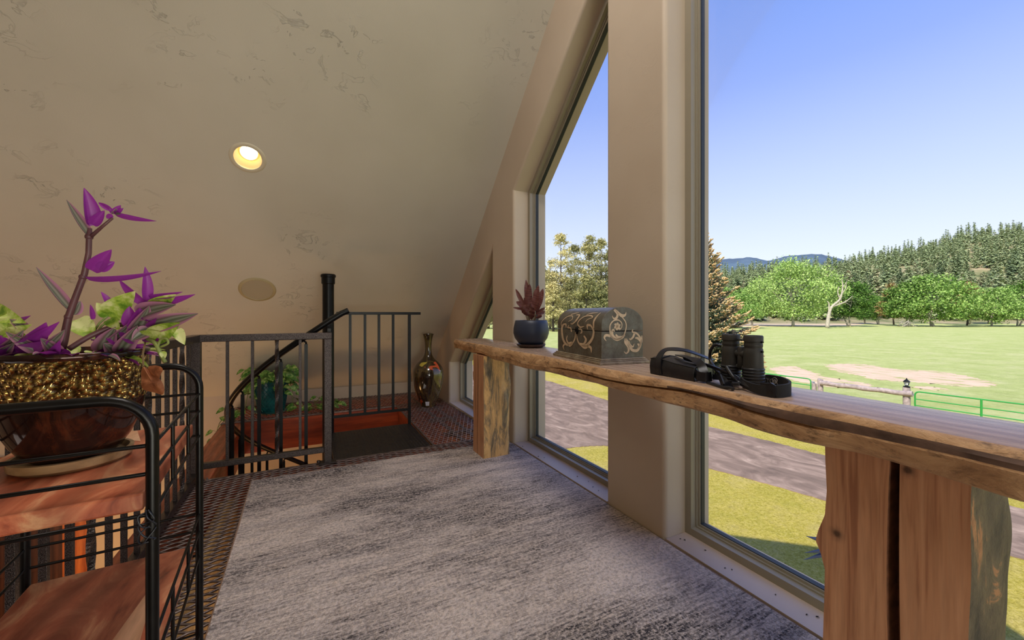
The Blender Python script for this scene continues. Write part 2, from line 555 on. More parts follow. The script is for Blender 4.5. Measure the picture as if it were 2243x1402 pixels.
# sloped ceiling towards the left, with a round hole for the downlight, and its twin behind the camera
cn = Vector((0, 0.684, 0.729))             # outward normal of the sloped ceiling
cs = Vector((0, -0.729, 0.684))            # up the slope
def ceil_hit(x, y):
    dx, dy, dz = ray(x, y)
    t_ = (ceil_z(0)-H)/(dz+SL*dy)
    return Vector((dx*t_, dy*t_, H+dz*t_))
dl_c = ceil_hit(543, 346); sp_c = ceil_hit(564, 634.5)
foot = Vector((0, YK, ceil_z(YK)))
def cuv(p): return (p.x, (p-foot).dot(cs))
def cfn(off):
    def f(a, b):
        p = foot+cs*b+cn*off; return (a, p.y, p.z)
    return f
Lc = (YK-YR)*math.sqrt(1+SL*SL)
cm = MB()
cu = cuv(dl_c)
hole = [(cu[0]+0.086*math.cos(2*PI*k/48), cu[1]+0.086*math.sin(2*PI*k/48)) for k in range(48)]
o1 = [(XB, 0), (XW, 0), (XW, Lc), (XB, Lc)]
holed(cm, o1, [hole], cfn(0)); holed(cm, o1, [hole], cfn(0.24))
ro = cfn(0); rt = cfn(0.24)
for k in range(48):
    a, b = hole[k], hole[(k+1) % 48]
    cm.add([ro(*a), ro(*b), rt(*b), rt(*a)], [(0, 1, 2, 3)])
for k in range(4):
    a, b = o1[k], o1[(k+1) % 4]
    cm.add([ro(*a), ro(*b), rt(*b), rt(*a)], [(0, 1, 2, 3)])
tag(cm.build('ceiling', M['paint'], fixn=False), 'steep plastered ceiling slope', None, None, 'structure')
cm = MB()
def mirp(p): return (p[0], mir(p[1]), p[2])
V = [mirp(ro(*a)) for a in o1]+[mirp(rt(*a)) for a in o1]
cm.add(V, [(0, 1, 2, 3), (4, 5, 6, 7), (0, 1, 5, 4), (1, 2, 6, 5), (2, 3, 7, 6), (3, 0, 4, 7)])
tag(cm.build('ceiling', M['paint']), 'twin ceiling slope behind the camera', None, None, 'structure')
# roof overhang outside
rm = MB()
for s_ in (1, -1):
    V = []
    for X in (XO+0.001, XO+0.03):
        for Y, dz in ((YK+0.9, 0), (YR, 0)):
            for o_ in (0.16, 0.30):
                V.append((X, Y if s_ > 0 else mir(Y), ceil_z(Y)+o_*1.37))
    rm.add(V, [(0, 2, 3, 1), (4, 5, 7, 6), (0, 1, 5, 4), (2, 6, 7, 3), (0, 4, 6, 2), (1, 3, 7, 5)])
tag(rm.build('trim_1', M['frame']), 'roof overhang outside the gable', None, None, 'structure')

cm = MB(); cm.prism([(YR-0.75, ceil_z(YR)-0.38), (YR, ceil_z(YR)+0.30), (YR+0.75, ceil_z(YR)-0.38), (YR+0.75, ceil_z(YR)-0.10), (YR, ceil_z(YR)+0.62), (YR-0.75, ceil_z(YR)-0.10)], 0, XB, XO)  # unseen cap added so no sun leaks through the ridge joint
tag(cm.build('trim_11', M['frame']), 'unseen ridge cap added to stop a sun leak', None, None, 'structure')
# far, back and side walls
wm = MB(); wm.box((XB, YK, ZL), (XW, YK+0.2, 0.139))
tag(wm.build('wall_far', M['wall']), 'low tan knee wall under the ceiling slope', None, None, 'structure')
wm = MB(); wm.box((XB, mir(YK)-0.2, ZL), (XW, mir(YK), 0.139))
tag(wm.build('wall_near', M['wall']), 'knee wall behind the camera', None, None, 'structure')
wm = MB(); wm.prism([(mir(YK+0.2), ZL), (YK+0.2, ZL), (YK+0.2, ceil_z(YK)), (YR, ceil_z(YR)+0.2), (mir(YK+0.2), ceil_z(YK))], 0, XB-0.2, XB)
tag(wm.build('wall_left', M['wall']), 'gable wall at the other end of the great room', None, None, 'structure')
fm = MB(); fm.box((XB, mir(YK), ZL-0.1), (XW, YK, ZL))
fo = tag(fm.build('floor', M['oak_floor']), 'wooden floor of the room below', None, None, 'structure')
# baseboard strip where the walkway meets the knee wall
# lower door with orange casing seen through the railing
def door_px(x, y): return at(x, y, Y=YK)
d = bpy.data.objects.new('door_1', None); COL.objects.link(d); d.location = (-2.6, YK, ZL)
tag(d, 'dark wooden door with orange casing on the lower far wall', kind='structure')
m_ = MB(); m_.box((-2.17, YK-0.03, ZL), (-1.99, YK, -0.42)); m_.box((-3.35, YK-0.03, ZL), (-3.2, YK, -0.42)); m_.box((-3.35, YK-0.03, -0.42), (-1.99, YK, -0.28))
m_.build('door_casing', M['casing'], d, bevel=0.004)
m_ = MB(); m_.box((-3.2, YK-0.02, ZL), (-2.17, YK-0.002, -0.42)); 
for zz in (-2.4, -1.4):
    for xx in (-3.08, -2.63): m_.box((xx, YK-0.032, zz), (xx+0.36, YK-0.02, zz+0.85))
M['door_brown'] = wood('dark_door_wood', srgb(48, 26, 16), srgb(70, 38, 24), srgb(92, 54, 34), 1.0, 'Z', 0.4)
m_.build('door_leaf', M['door_brown'], d, bevel=0.004)

# ------------------------------------------------------------------ timber around the stair opening
def beam(name, a, b, mat, label):
    m_ = MB(); m_.box(a, b)
    o = m_.build(name, mat, bevel=0.006)
    return tag(o, label, None, None, 'structure')
beam('trim_2', (-0.77, 4.72, -0.33), (XW, 4.86, -0.016), M['red_x'], 'red-stained beam edging the far walkway')
beam('trim_3', (-0.78, 0.6, -0.33), (-0.585, 4.72, -0.016), M['red_y'], 'red-stained beam left of the stair opening')
beam('trim_4', (0.90, 3.14, -0.33), (1.06, 4.72, -0.016), M['red_y'], 'red-stained beam right of the stair opening')
beam('trim_5', (-0.585, 3.00, -0.33), (1.46, 3.12, -0.016), M['red_x'], 'red-stained beam under the loft edge')
beam('trim_6', (-0.77, 5.33, -0.33), (XW, 5.47, -0.016), M['red_x'], 'red-stained beam along the knee wall')
beam('trim_7', (-0.47, 1.2, -0.30), (-0.385, 2.82, -0.03), M['pine_y'], 'pale joist under the mesh')
beam('trim_8', (1.36, -1.6, -0.33), (1.46, 5.33, -0.016), M['red_y'], 'red-stained ledger along the window wall')
beam('trim_9', (-0.95, -1.6, -0.35), (-0.78, 0.55, -0.016), M['red_y'], 'red-stained beam at the near left loft edge')

# ------------------------------------------------------------------ expanded steel mesh floor
def expanded(x0, x1, y0, y1, along='X', swd=0.040, lwd=0.100, w=0.0046, h=0.006, ztop=0.0):
    """zigzag strands; returns arrays"""
    if along == 'Y': a0, a1, b0, b1 = y0, y1, x0, x1
    else: a0, a1, b0, b1 = x0, x1, y0, y1
    na = int((a1-a0)/(lwd/2)); nb = int((b1-b0)/(swd/2))
    A = a0+np.arange(na+1)*(a1-a0)/na
    V = []; Fq = []; base = 0
    for j in range(nb):
        bc = b0+(j+0.5)*(b1-b0)/nb
        ph = np.where((np.arange(na+1)+j) % 2 == 0, 1.0, -1.0)
        # flat bond at the knuckles
        aa = np.repeat(A, 2); aa[0::2] -= lwd*0.07; aa[1::2] += lwd*0.07
        bb = bc+np.repeat(ph, 2)*swd*0.235
        aa = np.clip(aa, a0, a1)
        k = len(aa)
        tilt = 0.0016
        rows = np.zeros((k, 4, 3))
        for q, (db, dz) in enumerate(((-w/2, -h-tilt), (w/2, -h), (w/2, 0.0), (-w/2, -tilt))):
            if along == 'Y':
                rows[:, q, 0] = bb+db; rows[:, q, 1] = aa
            else:
                rows[:, q, 0] = aa; rows[:, q, 1] = bb+db
            rows[:, q, 2] = ztop+dz
        V.append(rows.reshape(-1, 3))
        i = np.arange(k-1)[:, None]*4+base
        for q in range(4):
            q2 = (q+1) % 4
            Fq.append(np.concatenate([i+q, i+q2, i+4+q2, i+4+q], axis=1))
        base += k*4
    return np.concatenate(V), np.concatenate(Fq)
parts = [expanded(-0.66, XW, -1.6, 3.14, 'X'), expanded(0.885, XW, 3.15, YK, 'Y', h=0.005, ztop=0.0), expanded(-0.78, 0.885, 4.72, YK, 'Y')]
V = []; Fq = []; nb_ = 0
for v_, f_ in parts:
    V.append(v_); Fq.append(f_+nb_); nb_ += len(v_)
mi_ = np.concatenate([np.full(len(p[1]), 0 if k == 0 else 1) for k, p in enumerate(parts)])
me = np_mesh('floor', np.concatenate(V), np.concatenate(Fq), [M['mesh'], M['mesh_lit']], mi_)
o = bpy.data.objects.new('floor', me); COL.objects.link(o)
tag(o, 'brown expanded steel mesh floor of the loft', None, None, 'structure')
# steel angle edging the mesh panels
m_ = MB()
m_.box((-0.66, 3.135, -0.02), (XW, 3.15, 0.0)); m_.box((0.875, 3.15, -0.015), (0.888, 4.72, 0.001))
m_.box((-0.672, 0.3, -0.015), (-0.655, 3.15, 0.003)); m_.box((-0.78, 4.712, -0.012), (0.888, 4.722, 0.002))
for yy in (3.45, 3.98, 4.5): m_.box((1.06, yy, -0.05), (1.36, yy+0.04, -0.012))
for xx in (1.13, 1.255): m_.box((xx, 3.15, -0.02), (xx+0.035, YK-0.14, -0.0075))
tag(m_.build('trim_10', M['mesh']), 'steel edging and bearers of the mesh floor', None, None, 'structure')

# ------------------------------------------------------------------ ceiling fittings
q = Matrix((Vector((1, 0, 0)), cs, cn)).transposed()      # columns: x, up-slope, outward normal
def on_ceiling(c, prof, n=48):
    """lathe about the ceiling normal; z>0 goes into the ceiling"""
    mb = MB(); mb.lathe(prof, n); mb.v = [tuple(c+q @ Vector(p)) for p in mb.v]; return mb
t = NT('lamp_disc'); t.n.remove(t.b); em = t.n.new('ShaderNodeEmission'); em.inputs[0].default_value = (1.0, 0.80, 0.50, 1); em.inputs[1].default_value = 6
t.l.new(em.outputs[0], t.out.inputs[0]); M['lamp'] = t.mat
M['trim_white'] = simple('fitting_paint', srgb(206, 196, 172), 0.45, nscale=5, namt=0.03)
M['baffle'] = simple('baffle', srgb(214, 180, 120), 0.4, nscale=5, namt=0.03)
t = NT('speaker_grille'); t.set(Roughness=0.6)
vv = t.voro(900, t.tc.outputs['Object']); t.color(t.ramp(vv, [(0.10, srgb(120, 112, 92)), (0.30, srgb(172, 162, 138))])); t.bump(vv, 0.3, 0.001); M['grille'] = t.mat
th = thing('recessed_light', dl_c, 'round recessed ceiling light glowing warm yellow on the sloped ceiling', 'ceiling light')
on_ceiling(dl_c, [(0.085, 0.004), (0.084, -0.003), (0.088, -0.006), (0.108, -0.004), (0.112, 0.0), (0.085, 0.001)]).build('trim_ring', M['trim_white'], th, smooth=50)
on_ceiling(dl_c, [(0.0865, 0.0), (0.080, 0.03), (0.066, 0.085), (0.0, 0.0851), (0.0, 0.1), (0.087, 0.1), (0.0875, 0.0)]).build('baffle', M['baffle'], th, smooth=50)
on_ceiling(dl_c, [(0.0, 0.068), (0.05, 0.068), (0.053, 0.074), (0.053, 0.084)]).build('lamp_lens', M['lamp'], th, smooth=50)
M['trim_tan'] = simple('speaker_trim', srgb(170, 156, 118), 0.45, nscale=5, namt=0.03)
sp = thing('ceiling_speaker', sp_c, 'round flush speaker with mesh grille in the sloped ceiling', 'speaker')
on_ceiling(sp_c, [(0.121, -0.004), (0.123, -0.009), (0.140, -0.006), (0.147, 0.0), (0.12, 0.0)]).build('trim_ring', M['trim_tan'], sp, smooth=50)
on_ceiling(sp_c, [(0.0, -0.0065), (0.07, -0.006), (0.1215, -0.004), (0.1215, 0.0)]).build('grille', M['grille'], sp, smooth=50)
lamp('recessed_light_lamp', 'SPOT', tuple(dl_c+cn*0.045), 5, (1.0, 0.78, 0.48))
L_ = bpy.data.objects['recessed_light_lamp']; L_.rotation_euler = (-cn).to_track_quat('-Z', 'Y').to_euler(); L_.data.spot_size = math.radians(125); L_.data.spot_blend = 0.8; L_.data.shadow_soft_size = 0.03

# ------------------------------------------------------------------ loft railing
th = thing('loft_railing', (-0.64, 3.14, 0.0), 'hammered dark bronze railing with twisted bars turning the corner at the stair opening', 'railing')
zt = 0.925
yr = 3.118
def post(x, y, w, name='post', z1=zt-0.045):
    m_ = MB(); m_.box((x-w/2, y-w/2, 0), (x+w/2, y+w/2, z1)); m_.box((x-w/2-0.012, y-w/2-0.012, 0.0), (x+w/2+0.012, y+w/2+0.012, 0.006))
    m_.build(name, M['bronze'], th, bevel=0.003)
post(-0.645, yr, 0.05); post(0.105, yr, 0.05)
m_ = MB(); m_.box((-0.67, yr-0.025, zt-0.045), (0.13, yr+0.025, zt)); m_.build('top_rail', M['bronze'], th, bevel=0.004)
m_ = MB(); m_.box((-0.67, 0.3, zt-0.045), (-0.62, yr-0.0252, zt)); m_.build('top_rail', M['bronze'], th, bevel=0.004)
m_ = MB(); m_.box((-0.62, yr-0.019, 0.08), (0.08, yr+0.019, 0.116)); m_.build('bottom_rail', M['bronze'], th, bevel=0.003)
m_ = MB(); m_.box((-0.664, 0.3, 0.03), (-0.626, yr-0.025, 0.066)); m_.build('bottom_rail', M['bronze'], th, bevel=0.003)
def bar(x, y, z0, z1, tw):
    m_ = MB()
    if not tw: m_.box((x-0.0085, y-0.0085, z0), (x+0.0085, y+0.0085, z1)); m_.build('baluster', M['bronze'], th, bevel=0.001)
    else:
        n_ = 60; pts = [(x, y, lerp(z0, z1, k/n_)) for k in range(n_+1)]
        m_.tube(pts, 0.0125, sq=True, twist=2*PI*1.6/n_); m_.build('baluster', M['bronze'], th)
for k, (xx, tw) in enumerate(((-0.483, 0), (-0.347, 0), (-0.208, 1), (-0.069, 0))): bar(xx, yr, 0.116, zt-0.045, tw)
for k in range(20):
    yy = 2.943-k*0.1285
    if yy < 0.4: break
    bar(-0.645, yy, 0.066, zt-0.045, k % 4 == 1)
post(-0.645, 0.34, 0.05)
m_ = MB(); m_.lathe([(0.0, 0.0), (0.011, 0.0), (0.011, 0.008), (0.004, 0.010), (0.004, 0.022), (0, 0.022)], 6, (-0.585, 3.10, 0.004)); m_.build('bolt', M['mesh'], th)
m_ = MB(); m_.box((0.045, yr-0.04, 0.0), (0.16, yr+0.03, 0.012)); m_.lathe([(0.0, 0.0), (0.012, 0.0), (0.012, 0.012), (0, 0.013)], 6, (0.045, yr+0.0, 0.012)); m_.build('hinge_bracket', M['bronze'], th)

# ------------------------------------------------------------------ spiral stair
CX, CYY = 0.135, 3.92
RH = 0.735
th = thing('spiral_staircase', (CX, CYY, 0), 'black steel spiral staircase winding down through the floor opening', 'staircase')
m_ = MB(); m_.lathe([(0.048, ZL), (0.048, 1.335)], 32, (CX, CYY, 0)); m_.build('center_pole', M['black_metal'], th, smooth=40)
m_ = MB(); m_.lathe([(0.050, 1.325), (0.056, 1.33), (0.056, 1.385), (0.063, 1.388), (0.063, 1.405), (0.055, 1.415), (0.0, 1.417)], 32, (CX, CYY, 0)); m_.build('pole_cap', M['black_metal'], th, smooth=30)
# landing plate with raised studs
m_ = MB(); m_.box((0.145, 3.155, -0.035), (0.862, 3.905, -0.004))
for i in range(28):
    for j in range(30):
        x_ = 0.165+i*0.0252; y_ = 3.175+j*0.0247
        if x_ > 0.85 or y_ > 3.89: continue
        s_ = 1 if (i+j) % 2 else -1
        dx_, dy_ = 0.006*s_, 0.006
        m_.add([(x_-dx_, y_-dy_, -0.004), (x_+0.0025, y_-0.0025*s_, -0.004), (x_+dx_, y_+dy_, -0.004), (x_-0.0025, y_+0.0025*s_, -0.004), (x_, y_, -0.0015)], [(0, 1, 4), (1, 2, 4), (2, 3, 4), (3, 0, 4)])
m_.build('landing_plate', M['plate'], th)
def hz(th_): return 1.02-0.0092*(270-th_)
nst = 9
for k in range(nst):
    a0 = math.radians(270-27*k); a1 = math.radians(270-27*(k+1)-3); z = -0.245*(k+1)
    if z < ZL: break
    m_ = MB(); ring_ = []
    pts = [(CX+0.045*math.cos(a1), CYY+0.045*math.sin(a1)), (CX+0.045*math.cos(a0), CYY+0.045*math.sin(a0))]
    for j in range(6):
        a = lerp(a0, a1, j/5); pts.append((CX+0.74*math.cos(a), CYY+0.74*math.sin(a)))
    m_.prism(pts, 2, z-0.03, z)
    m_.build('tread', M['plate'], th)
pts = [(0.245, 3.185, 1.083), (0.20, 3.182, 1.062)]
a = 270
while a > -20:
    r_ = math.radians(a); pts.append((CX+RH*math.cos(r_), CYY+RH*math.sin(r_), hz(a))); a -= 4.5
m_ = MB(); m_.tube(pts, 0.0215, 12); m_.build('handrail', M['black_metal'], th, smooth=50)
for k in range(20):
    a = 270-13.5*k
    if k == 0: a = 268.5
    r_ = math.radians(a); zt_ = hz(a)-0.02
    zb = -0.245*(int((270-a)/27.0)+1) if k else -0.005
    rb = RH-0.012
    x_, y_ = CX+rb*math.cos(r_), CYY+rb*math.sin(r_)
    m_ = MB()
    rr = math.radians(a-3.2); x2, y2 = CX+RH*math.cos(rr), CYY+RH*math.sin(rr)
    m_.box((x_-0.011, y_-0.011, zb), (x_+0.011, y_+0.011, zt_-0.035))
    m_.tube([(x_, y_, zt_-0.036), (x_, y_, zt_-0.022), (lerp(x_, x2, 0.4), lerp(y_, y2, 0.4), zt_-0.012), (x2, y2, hz(a-3.2)-0.012)], [0.007, 0.007, 0.006, 0.006], 8)
    m_.build('baluster', M['black_metal'], th)

# guard on the far edge of the landing
th = thing('landing_guard', (0.5, 3.90, 0), 'black steel guard rail with five bars on the far edge of the stair landing', 'railing')
m_ = MB(); m_.box((0.20, 3.885, 1.052), (0.957, 3.915, 1.078)); m_.build('top_rail', M['black_metal'], th, bevel=0.002)
m_ = MB(); m_.box((0.17, 3.89, 0.125), (0.858, 3.91, 0.148)); m_.build('bottom_rail', M['black_metal'], th, bevel=0.002)
for px_ in (767, 799.5, 830, 861):
    x_ = at(px_, 800, Y=3.9)[0]
    m_ = MB(); m_.box((x_-0.011, 3.889, 0.148), (x_+0.011, 3.911, 1.052)); m_.build('baluster', M['black_metal'], th, bevel=0.001)
m_ = MB(); m_.box((0.836, 3.888, -0.02), (0.862, 3.912, 1.052)); m_.build('post', M['black_metal'], th, bevel=0.001)

# ------------------------------------------------------------------ rug
t = NT('rug_pile'); t.set(Roughness=0.95); t.b.inputs['Specular IOR Level'].default_value = 0.15
v1 = t.mapping((0.55, 5.0, 1), (0, 0, 0.10)); v2 = t.mapping((2.6, 24.0, 1), (0, 0, 0.07)); 
big = t.noise(1.5, 5, 0.62, vec=v1, dist=0.7); fine = t.noise(4.2, 6, 0.72, vec=v2); speck = t.noise(75, 3, 0.75); sp2 = t.noise(32, 4, 0.7)
big2 = t.noise(0.9, 4, 0.6, vec=t.mapping((0.7, 2.0, 1), (0, 0, 0.12)), dist=0.5)
f1 = t.ramp(big, [(0.40, g(0)), (0.58, g(1))])
f2 = t.ramp(fine, [(0.42, g(0)), (0.62, g(1))])
msk = t.ramp(t.math('ADD', t.math('MULTIPLY', fine, 0.55), t.math('ADD', t.math('MULTIPLY', big, 0.20), t.math('MULTIPLY', big2, 0.65))), [(0.64, g(0)), (0.80, g(1))])
msk = t.math('MULTIPLY', msk, t.ramp(t.noise(85, 3, 0.75, vec=t.mapping((1, 1, 1), loc=(3, 2, 1))), [(0.40, g(0.25)), (0.52, g(1.0))]))
base = t.ramp(t.noise(3.0, 3, 0.6, vec=v1), [(0.3, srgb(236, 218, 206)), (0.7, srgb(216, 202, 196))])
col = t.mix(base, srgb(60, 57, 62), msk)
col = t.mix(col, t.ramp(speck, [(0.38, g(0.50)), (0.56, g(1.0))]), 0.75, 'MULTIPLY')
t.color(col)
t.bump(t.math('ADD', speck, t.math('MULTIPLY', sp2, 0.6)), 1.0, 0.012)
M['rug'] = t.mat
M['rug_edge'] = simple('rug_binding', srgb(150, 122, 104), 0.9, nscale=80, namt=0.2, bump=0.5, bscale=500)
rx0 = lambda y: -0.333+0.032*(2.97-y)/1.4
th = thing('area_rug', (0.6, 1.2, 0.0), 'grey and cream streaked area rug covering the loft floor', 'rug')
m_ = MB()
def rugz(x, y): return 0.0115+0.0012*math.sin(x*3.1+y*1.7)+0.0012*math.sin(x*7.3-y*5.1)
def rugfn(u, v):
    y = lerp(-1.5, 2.965, v); x0 = rx0(y); x1 = 1.452+0.0015*math.sin(y*9)
    x = lerp(x0, x1, u); return (x, y+0.0, rugz(x, y))
m_.grid(rugfn, 60, 120)
rg = m_.build('pile', M['rug'], th, smooth=True)
m_ = MB()
edge = [(rx0(y_)-0.001, y_, 0.006) for y_ in np.linspace(-1.5, 2.965, 60)]
m_.tube(edge, 0.0058, 8); m_.tube([(x_, 2.967, 0.006) for x_ in np.linspace(rx0(2.965), 1.452, 30)], 0.0058, 8)
m_.tube([(1.452+0.0015*math.sin(y_*9), y_, 0.006) for y_ in np.linspace(2.965, -1.5, 60)], 0.0058, 8)
m_.tube([(x_, -1.5, 0.006) for x_ in np.linspace(1.452, rx0(-1.5), 30)], 0.0058, 8)
m_.build('binding', M['rug_edge'], th, smooth=True)
# ------------------------------------------------------------------ live-edge shelf and log posts
M['shelf_top'] = wood('shelf_top_wood', srgb(160, 134, 114), srgb(186, 158, 136), srgb(202, 176, 154), 1.0, 'Y', 0.24, 0.05, 1.4)
t = NT('live_edge_bark'); t.set(Roughness=0.6)
v = t.mapping((1, 0.35, 1))
n1 = t.noise(16, 6, 0.7, vec=v, dist=1.5); n2 = t.noise(45, 5, 0.75, vec=t.mapping((1, 0.5, 1)))
c1 = t.ramp(n1, [(0.28, srgb(118, 86, 60)), (0.45, srgb(184, 142, 100)), (0.62, srgb(212, 170, 126)), (0.8, srgb(224, 186, 142))])
c2 = t.mix(c1, t.ramp(n2, [(0.30, srgb(52, 36, 28)), (0.46, g(1.0))]), 0.75, 'MULTIPLY')
t.color(c2); t.bump(t.math('ADD', n1, t.math('MULTIPLY', n2, 0.6)), 0.6, 0.008); M['live_edge'] = t.mat
M['bark_dark'] = simple('dark_bark_strip', srgb(96, 72, 58), 0.75, nscale=22, namt=0.45, bump=0.6, bscale=60)
ZS, TH = 0.83, 0.084
FY = [-0.35, 0.2, 0.508, 1.135, 1.72, 2.3, 2.9, 3.3, 3.47]
FX = [1.03, 1.04, 1.058, 1.070, 1.100, 1.116, 1.128, 1.145, 1.165]
BY = [-0.35, 0.2, 0.7, 1.2, 1.5, 2.2, 2.9, 3.47]
BX = [1.285, 1.29, 1.315, 1.36, 1.39, 1.443, 1.452, 1.454]
rnd = random.Random(4)
ph = [rnd.uniform(0, 6) for _ in range(12)]
def wob(y, a=1.0): return a*(0.0045*math.sin(7*y+ph[0])+0.0035*math.sin(17*y+ph[1])+0.002*math.sin(41*y+ph[2]))
rings = []; NY = 170
ys = [lerp(-0.35, 3.47, k/NY) for k in range(NY+1)]
for y in ys:
    xf = interp(y, FY, FX)+wob(y); xb = interp(y, BY, BX)+0.3*wob(y+2)
    xb = min(xb, 1.4575)
    tk = TH+0.006*math.sin(3.1*y+1)+0.003*math.sin(13*y)
    tt = max(0.0, min(1.0, (3.47-y)/0.03))
    ck = 1.0 if 0.45 < y < 1.72 else 0.0
    ck *= min(1, max(0, (y-0.45)/0.15))*min(1, max(0, (1.80-y)/0.25))
    zc = ZS-0.52*tk+0.010*math.sin(2.2*y)+0.006*math.sin(9*y)
    gd = 0.022*ck
    und = 0.018+0.010*math.sin(5*y+ph[4])+0.005*math.sin(19*y)
    xf2 = xf-0.010-0.004*math.sin(11*y)
    r_ = [(xb, y, ZS), (xf+0.006, y, ZS), (xf, y, ZS-0.004), (xf-0.006, y, ZS-0.016), (xf2, y, lerp(ZS, zc, 0.62)), (xf2+0.001, y, zc+0.004), (xf2+gd, y, zc), (xf2+0.002, y, zc-0.004),
          (xf2+0.004, y, lerp(zc, ZS-tk, 0.5)), (xf2+und*0.6, y, ZS-tk+0.008), (xf2+und+0.01, y, ZS-tk), (xb-0.012, y, ZS-tk), (xb, y, ZS-tk*0.5)]
    rings.append(r_)
m_ = MB()
def mf(i, k):
    if i < 0: return 1
    if k == 0: return 0
    y = ys[i]
    if k in (3, 4) and (0.1 < y < 0.95) : return 2
    return 1
m_.loft(rings, mfun=mf)
# splinter hanging where the split runs out
sh = m_.build('live_edge_shelf', [M['shelf_top'], M['live_edge'], M['bark_dark']], smooth=35)
tag(sh, 'thick live-edge wooden shelf on two log posts along the windows', 'shelf')

def log_mat(name, sawn, knots=()):
    t = NT(name); t.set(Roughness=0.55)
    if sawn:
        v = t.mapping((1, 1, 0.07)); w = t.noise(62, 3, 0.5, vec=t.mapping((0.3, 1, 0.05)), dist=0.8); n2 = t.noise(120, 4, 0.6, vec=v)
        c = t.ramp(w, [(0.30, srgb(160, 106, 74)), (0.46, srgb(194, 140, 102)), (0.7, srgb(206, 154, 116))])
        c = t.mix(c, t.ramp(n2, [(0.3, g(0.72)), (0.6, g(1.0))]), 0.6, 'MULTIPLY')
        for (kx, ky, kz, kr) in knots:
            vm = t.n.new('ShaderNodeVectorMath'); vm.operation = 'DISTANCE'; t.l.new(t.mapping((1, 1, 1)), vm.inputs[0]); vm.inputs[1].default_value = (kx, ky, kz)
            dd = t.math('ADD', vm.outputs['Value'], t.math('MULTIPLY', t.math('SUBTRACT', t.noise(60, 3), 0.5), kr*0.9))
            c = t.mix(c, t.ramp(dd, [(kr*0.35, g(0.22)), (kr*0.8, g(0.72)), (kr*1.1, g(0.85)), (kr*1.6, g(1))]), 1.0, 'MULTIPLY')
        kn = t.ramp(t.noise(3.3, 2, 0.4, vec=t.mapping((1, 1, 0.8), loc=(0.3, 0.7, 0.15))), [(0.69, g(1)), (0.74, g(0.45))])
        c = t.mix(c, kn, 0.8, 'MULTIPLY')
        t.color(c); t.bump(w, 0.08, 0.002)
    else:
        v = t.mapping((1, 1, 0.22)); n1 = t.noise(9, 6, 0.68, vec=v, dist=1.6); n2 = t.noise(30, 5, 0.7, vec=t.mapping((1, 1, 0.35)))
        c = t.ramp(n1, [(0.34, srgb(84, 74, 62)), (0.44, srgb(140, 116, 84)), (0.52, srgb(206, 160, 100)), (0.66, srgb(222, 178, 118)), (0.8, srgb(170, 118, 72))])
        c = t.mix(c, t.ramp(n2, [(0.3, g(0.32)), (0.5, g(1.0))]), 0.7, 'MULTIPLY')
        t.color(c); t.bump(t.math('ADD', n1, n2), 0.7, 0.01)
    return t.mat
M['log_sawn'] = log_mat('log_sawn_face', True)
_k1 = at(1833, 1169, X=1.10); _k2 = at(1988, 1030, X=1.10)
M['log_sawn_near'] = log_mat('log_sawn_face_knots', True, [(_k1[0]-1.22, _k1[1]-0.40, _k1[2]-0.013, 0.013), (_k2[0]-1.22, _k2[1]-0.40, _k2[2]-0.013, 0.011)])
M['log_bark'] = log_mat('log_peeled_side', False)
t = NT('log_weathered'); t.set(Roughness=0.65)
v = t.mapping((1, 1, 0.4)); n1 = t.noise(8, 6, 0.68, vec=v, dist=1.2); n2 = t.noise(28, 5, 0.7)
c = t.ramp(n1, [(0.34, srgb(38, 31, 27)), (0.46, srgb(74, 63, 50)), (0.58, srgb(96, 82, 62)), (0.62, srgb(160, 112, 74)), (0.8, srgb(150, 104, 70))])
c = t.mix(c, t.ramp(n2, [(0.3, g(0.4)), (0.5, g(1.0))]), 0.7, 'MULTIPLY'); t.color(c); t.bump(t.math('ADD', n1, n2), 0.7, 0.012); M['log_grey'] = t.mat
M['split'] = simple('split_heartwood', srgb(112, 70, 46), 0.9, nscale=40, namt=0.4)
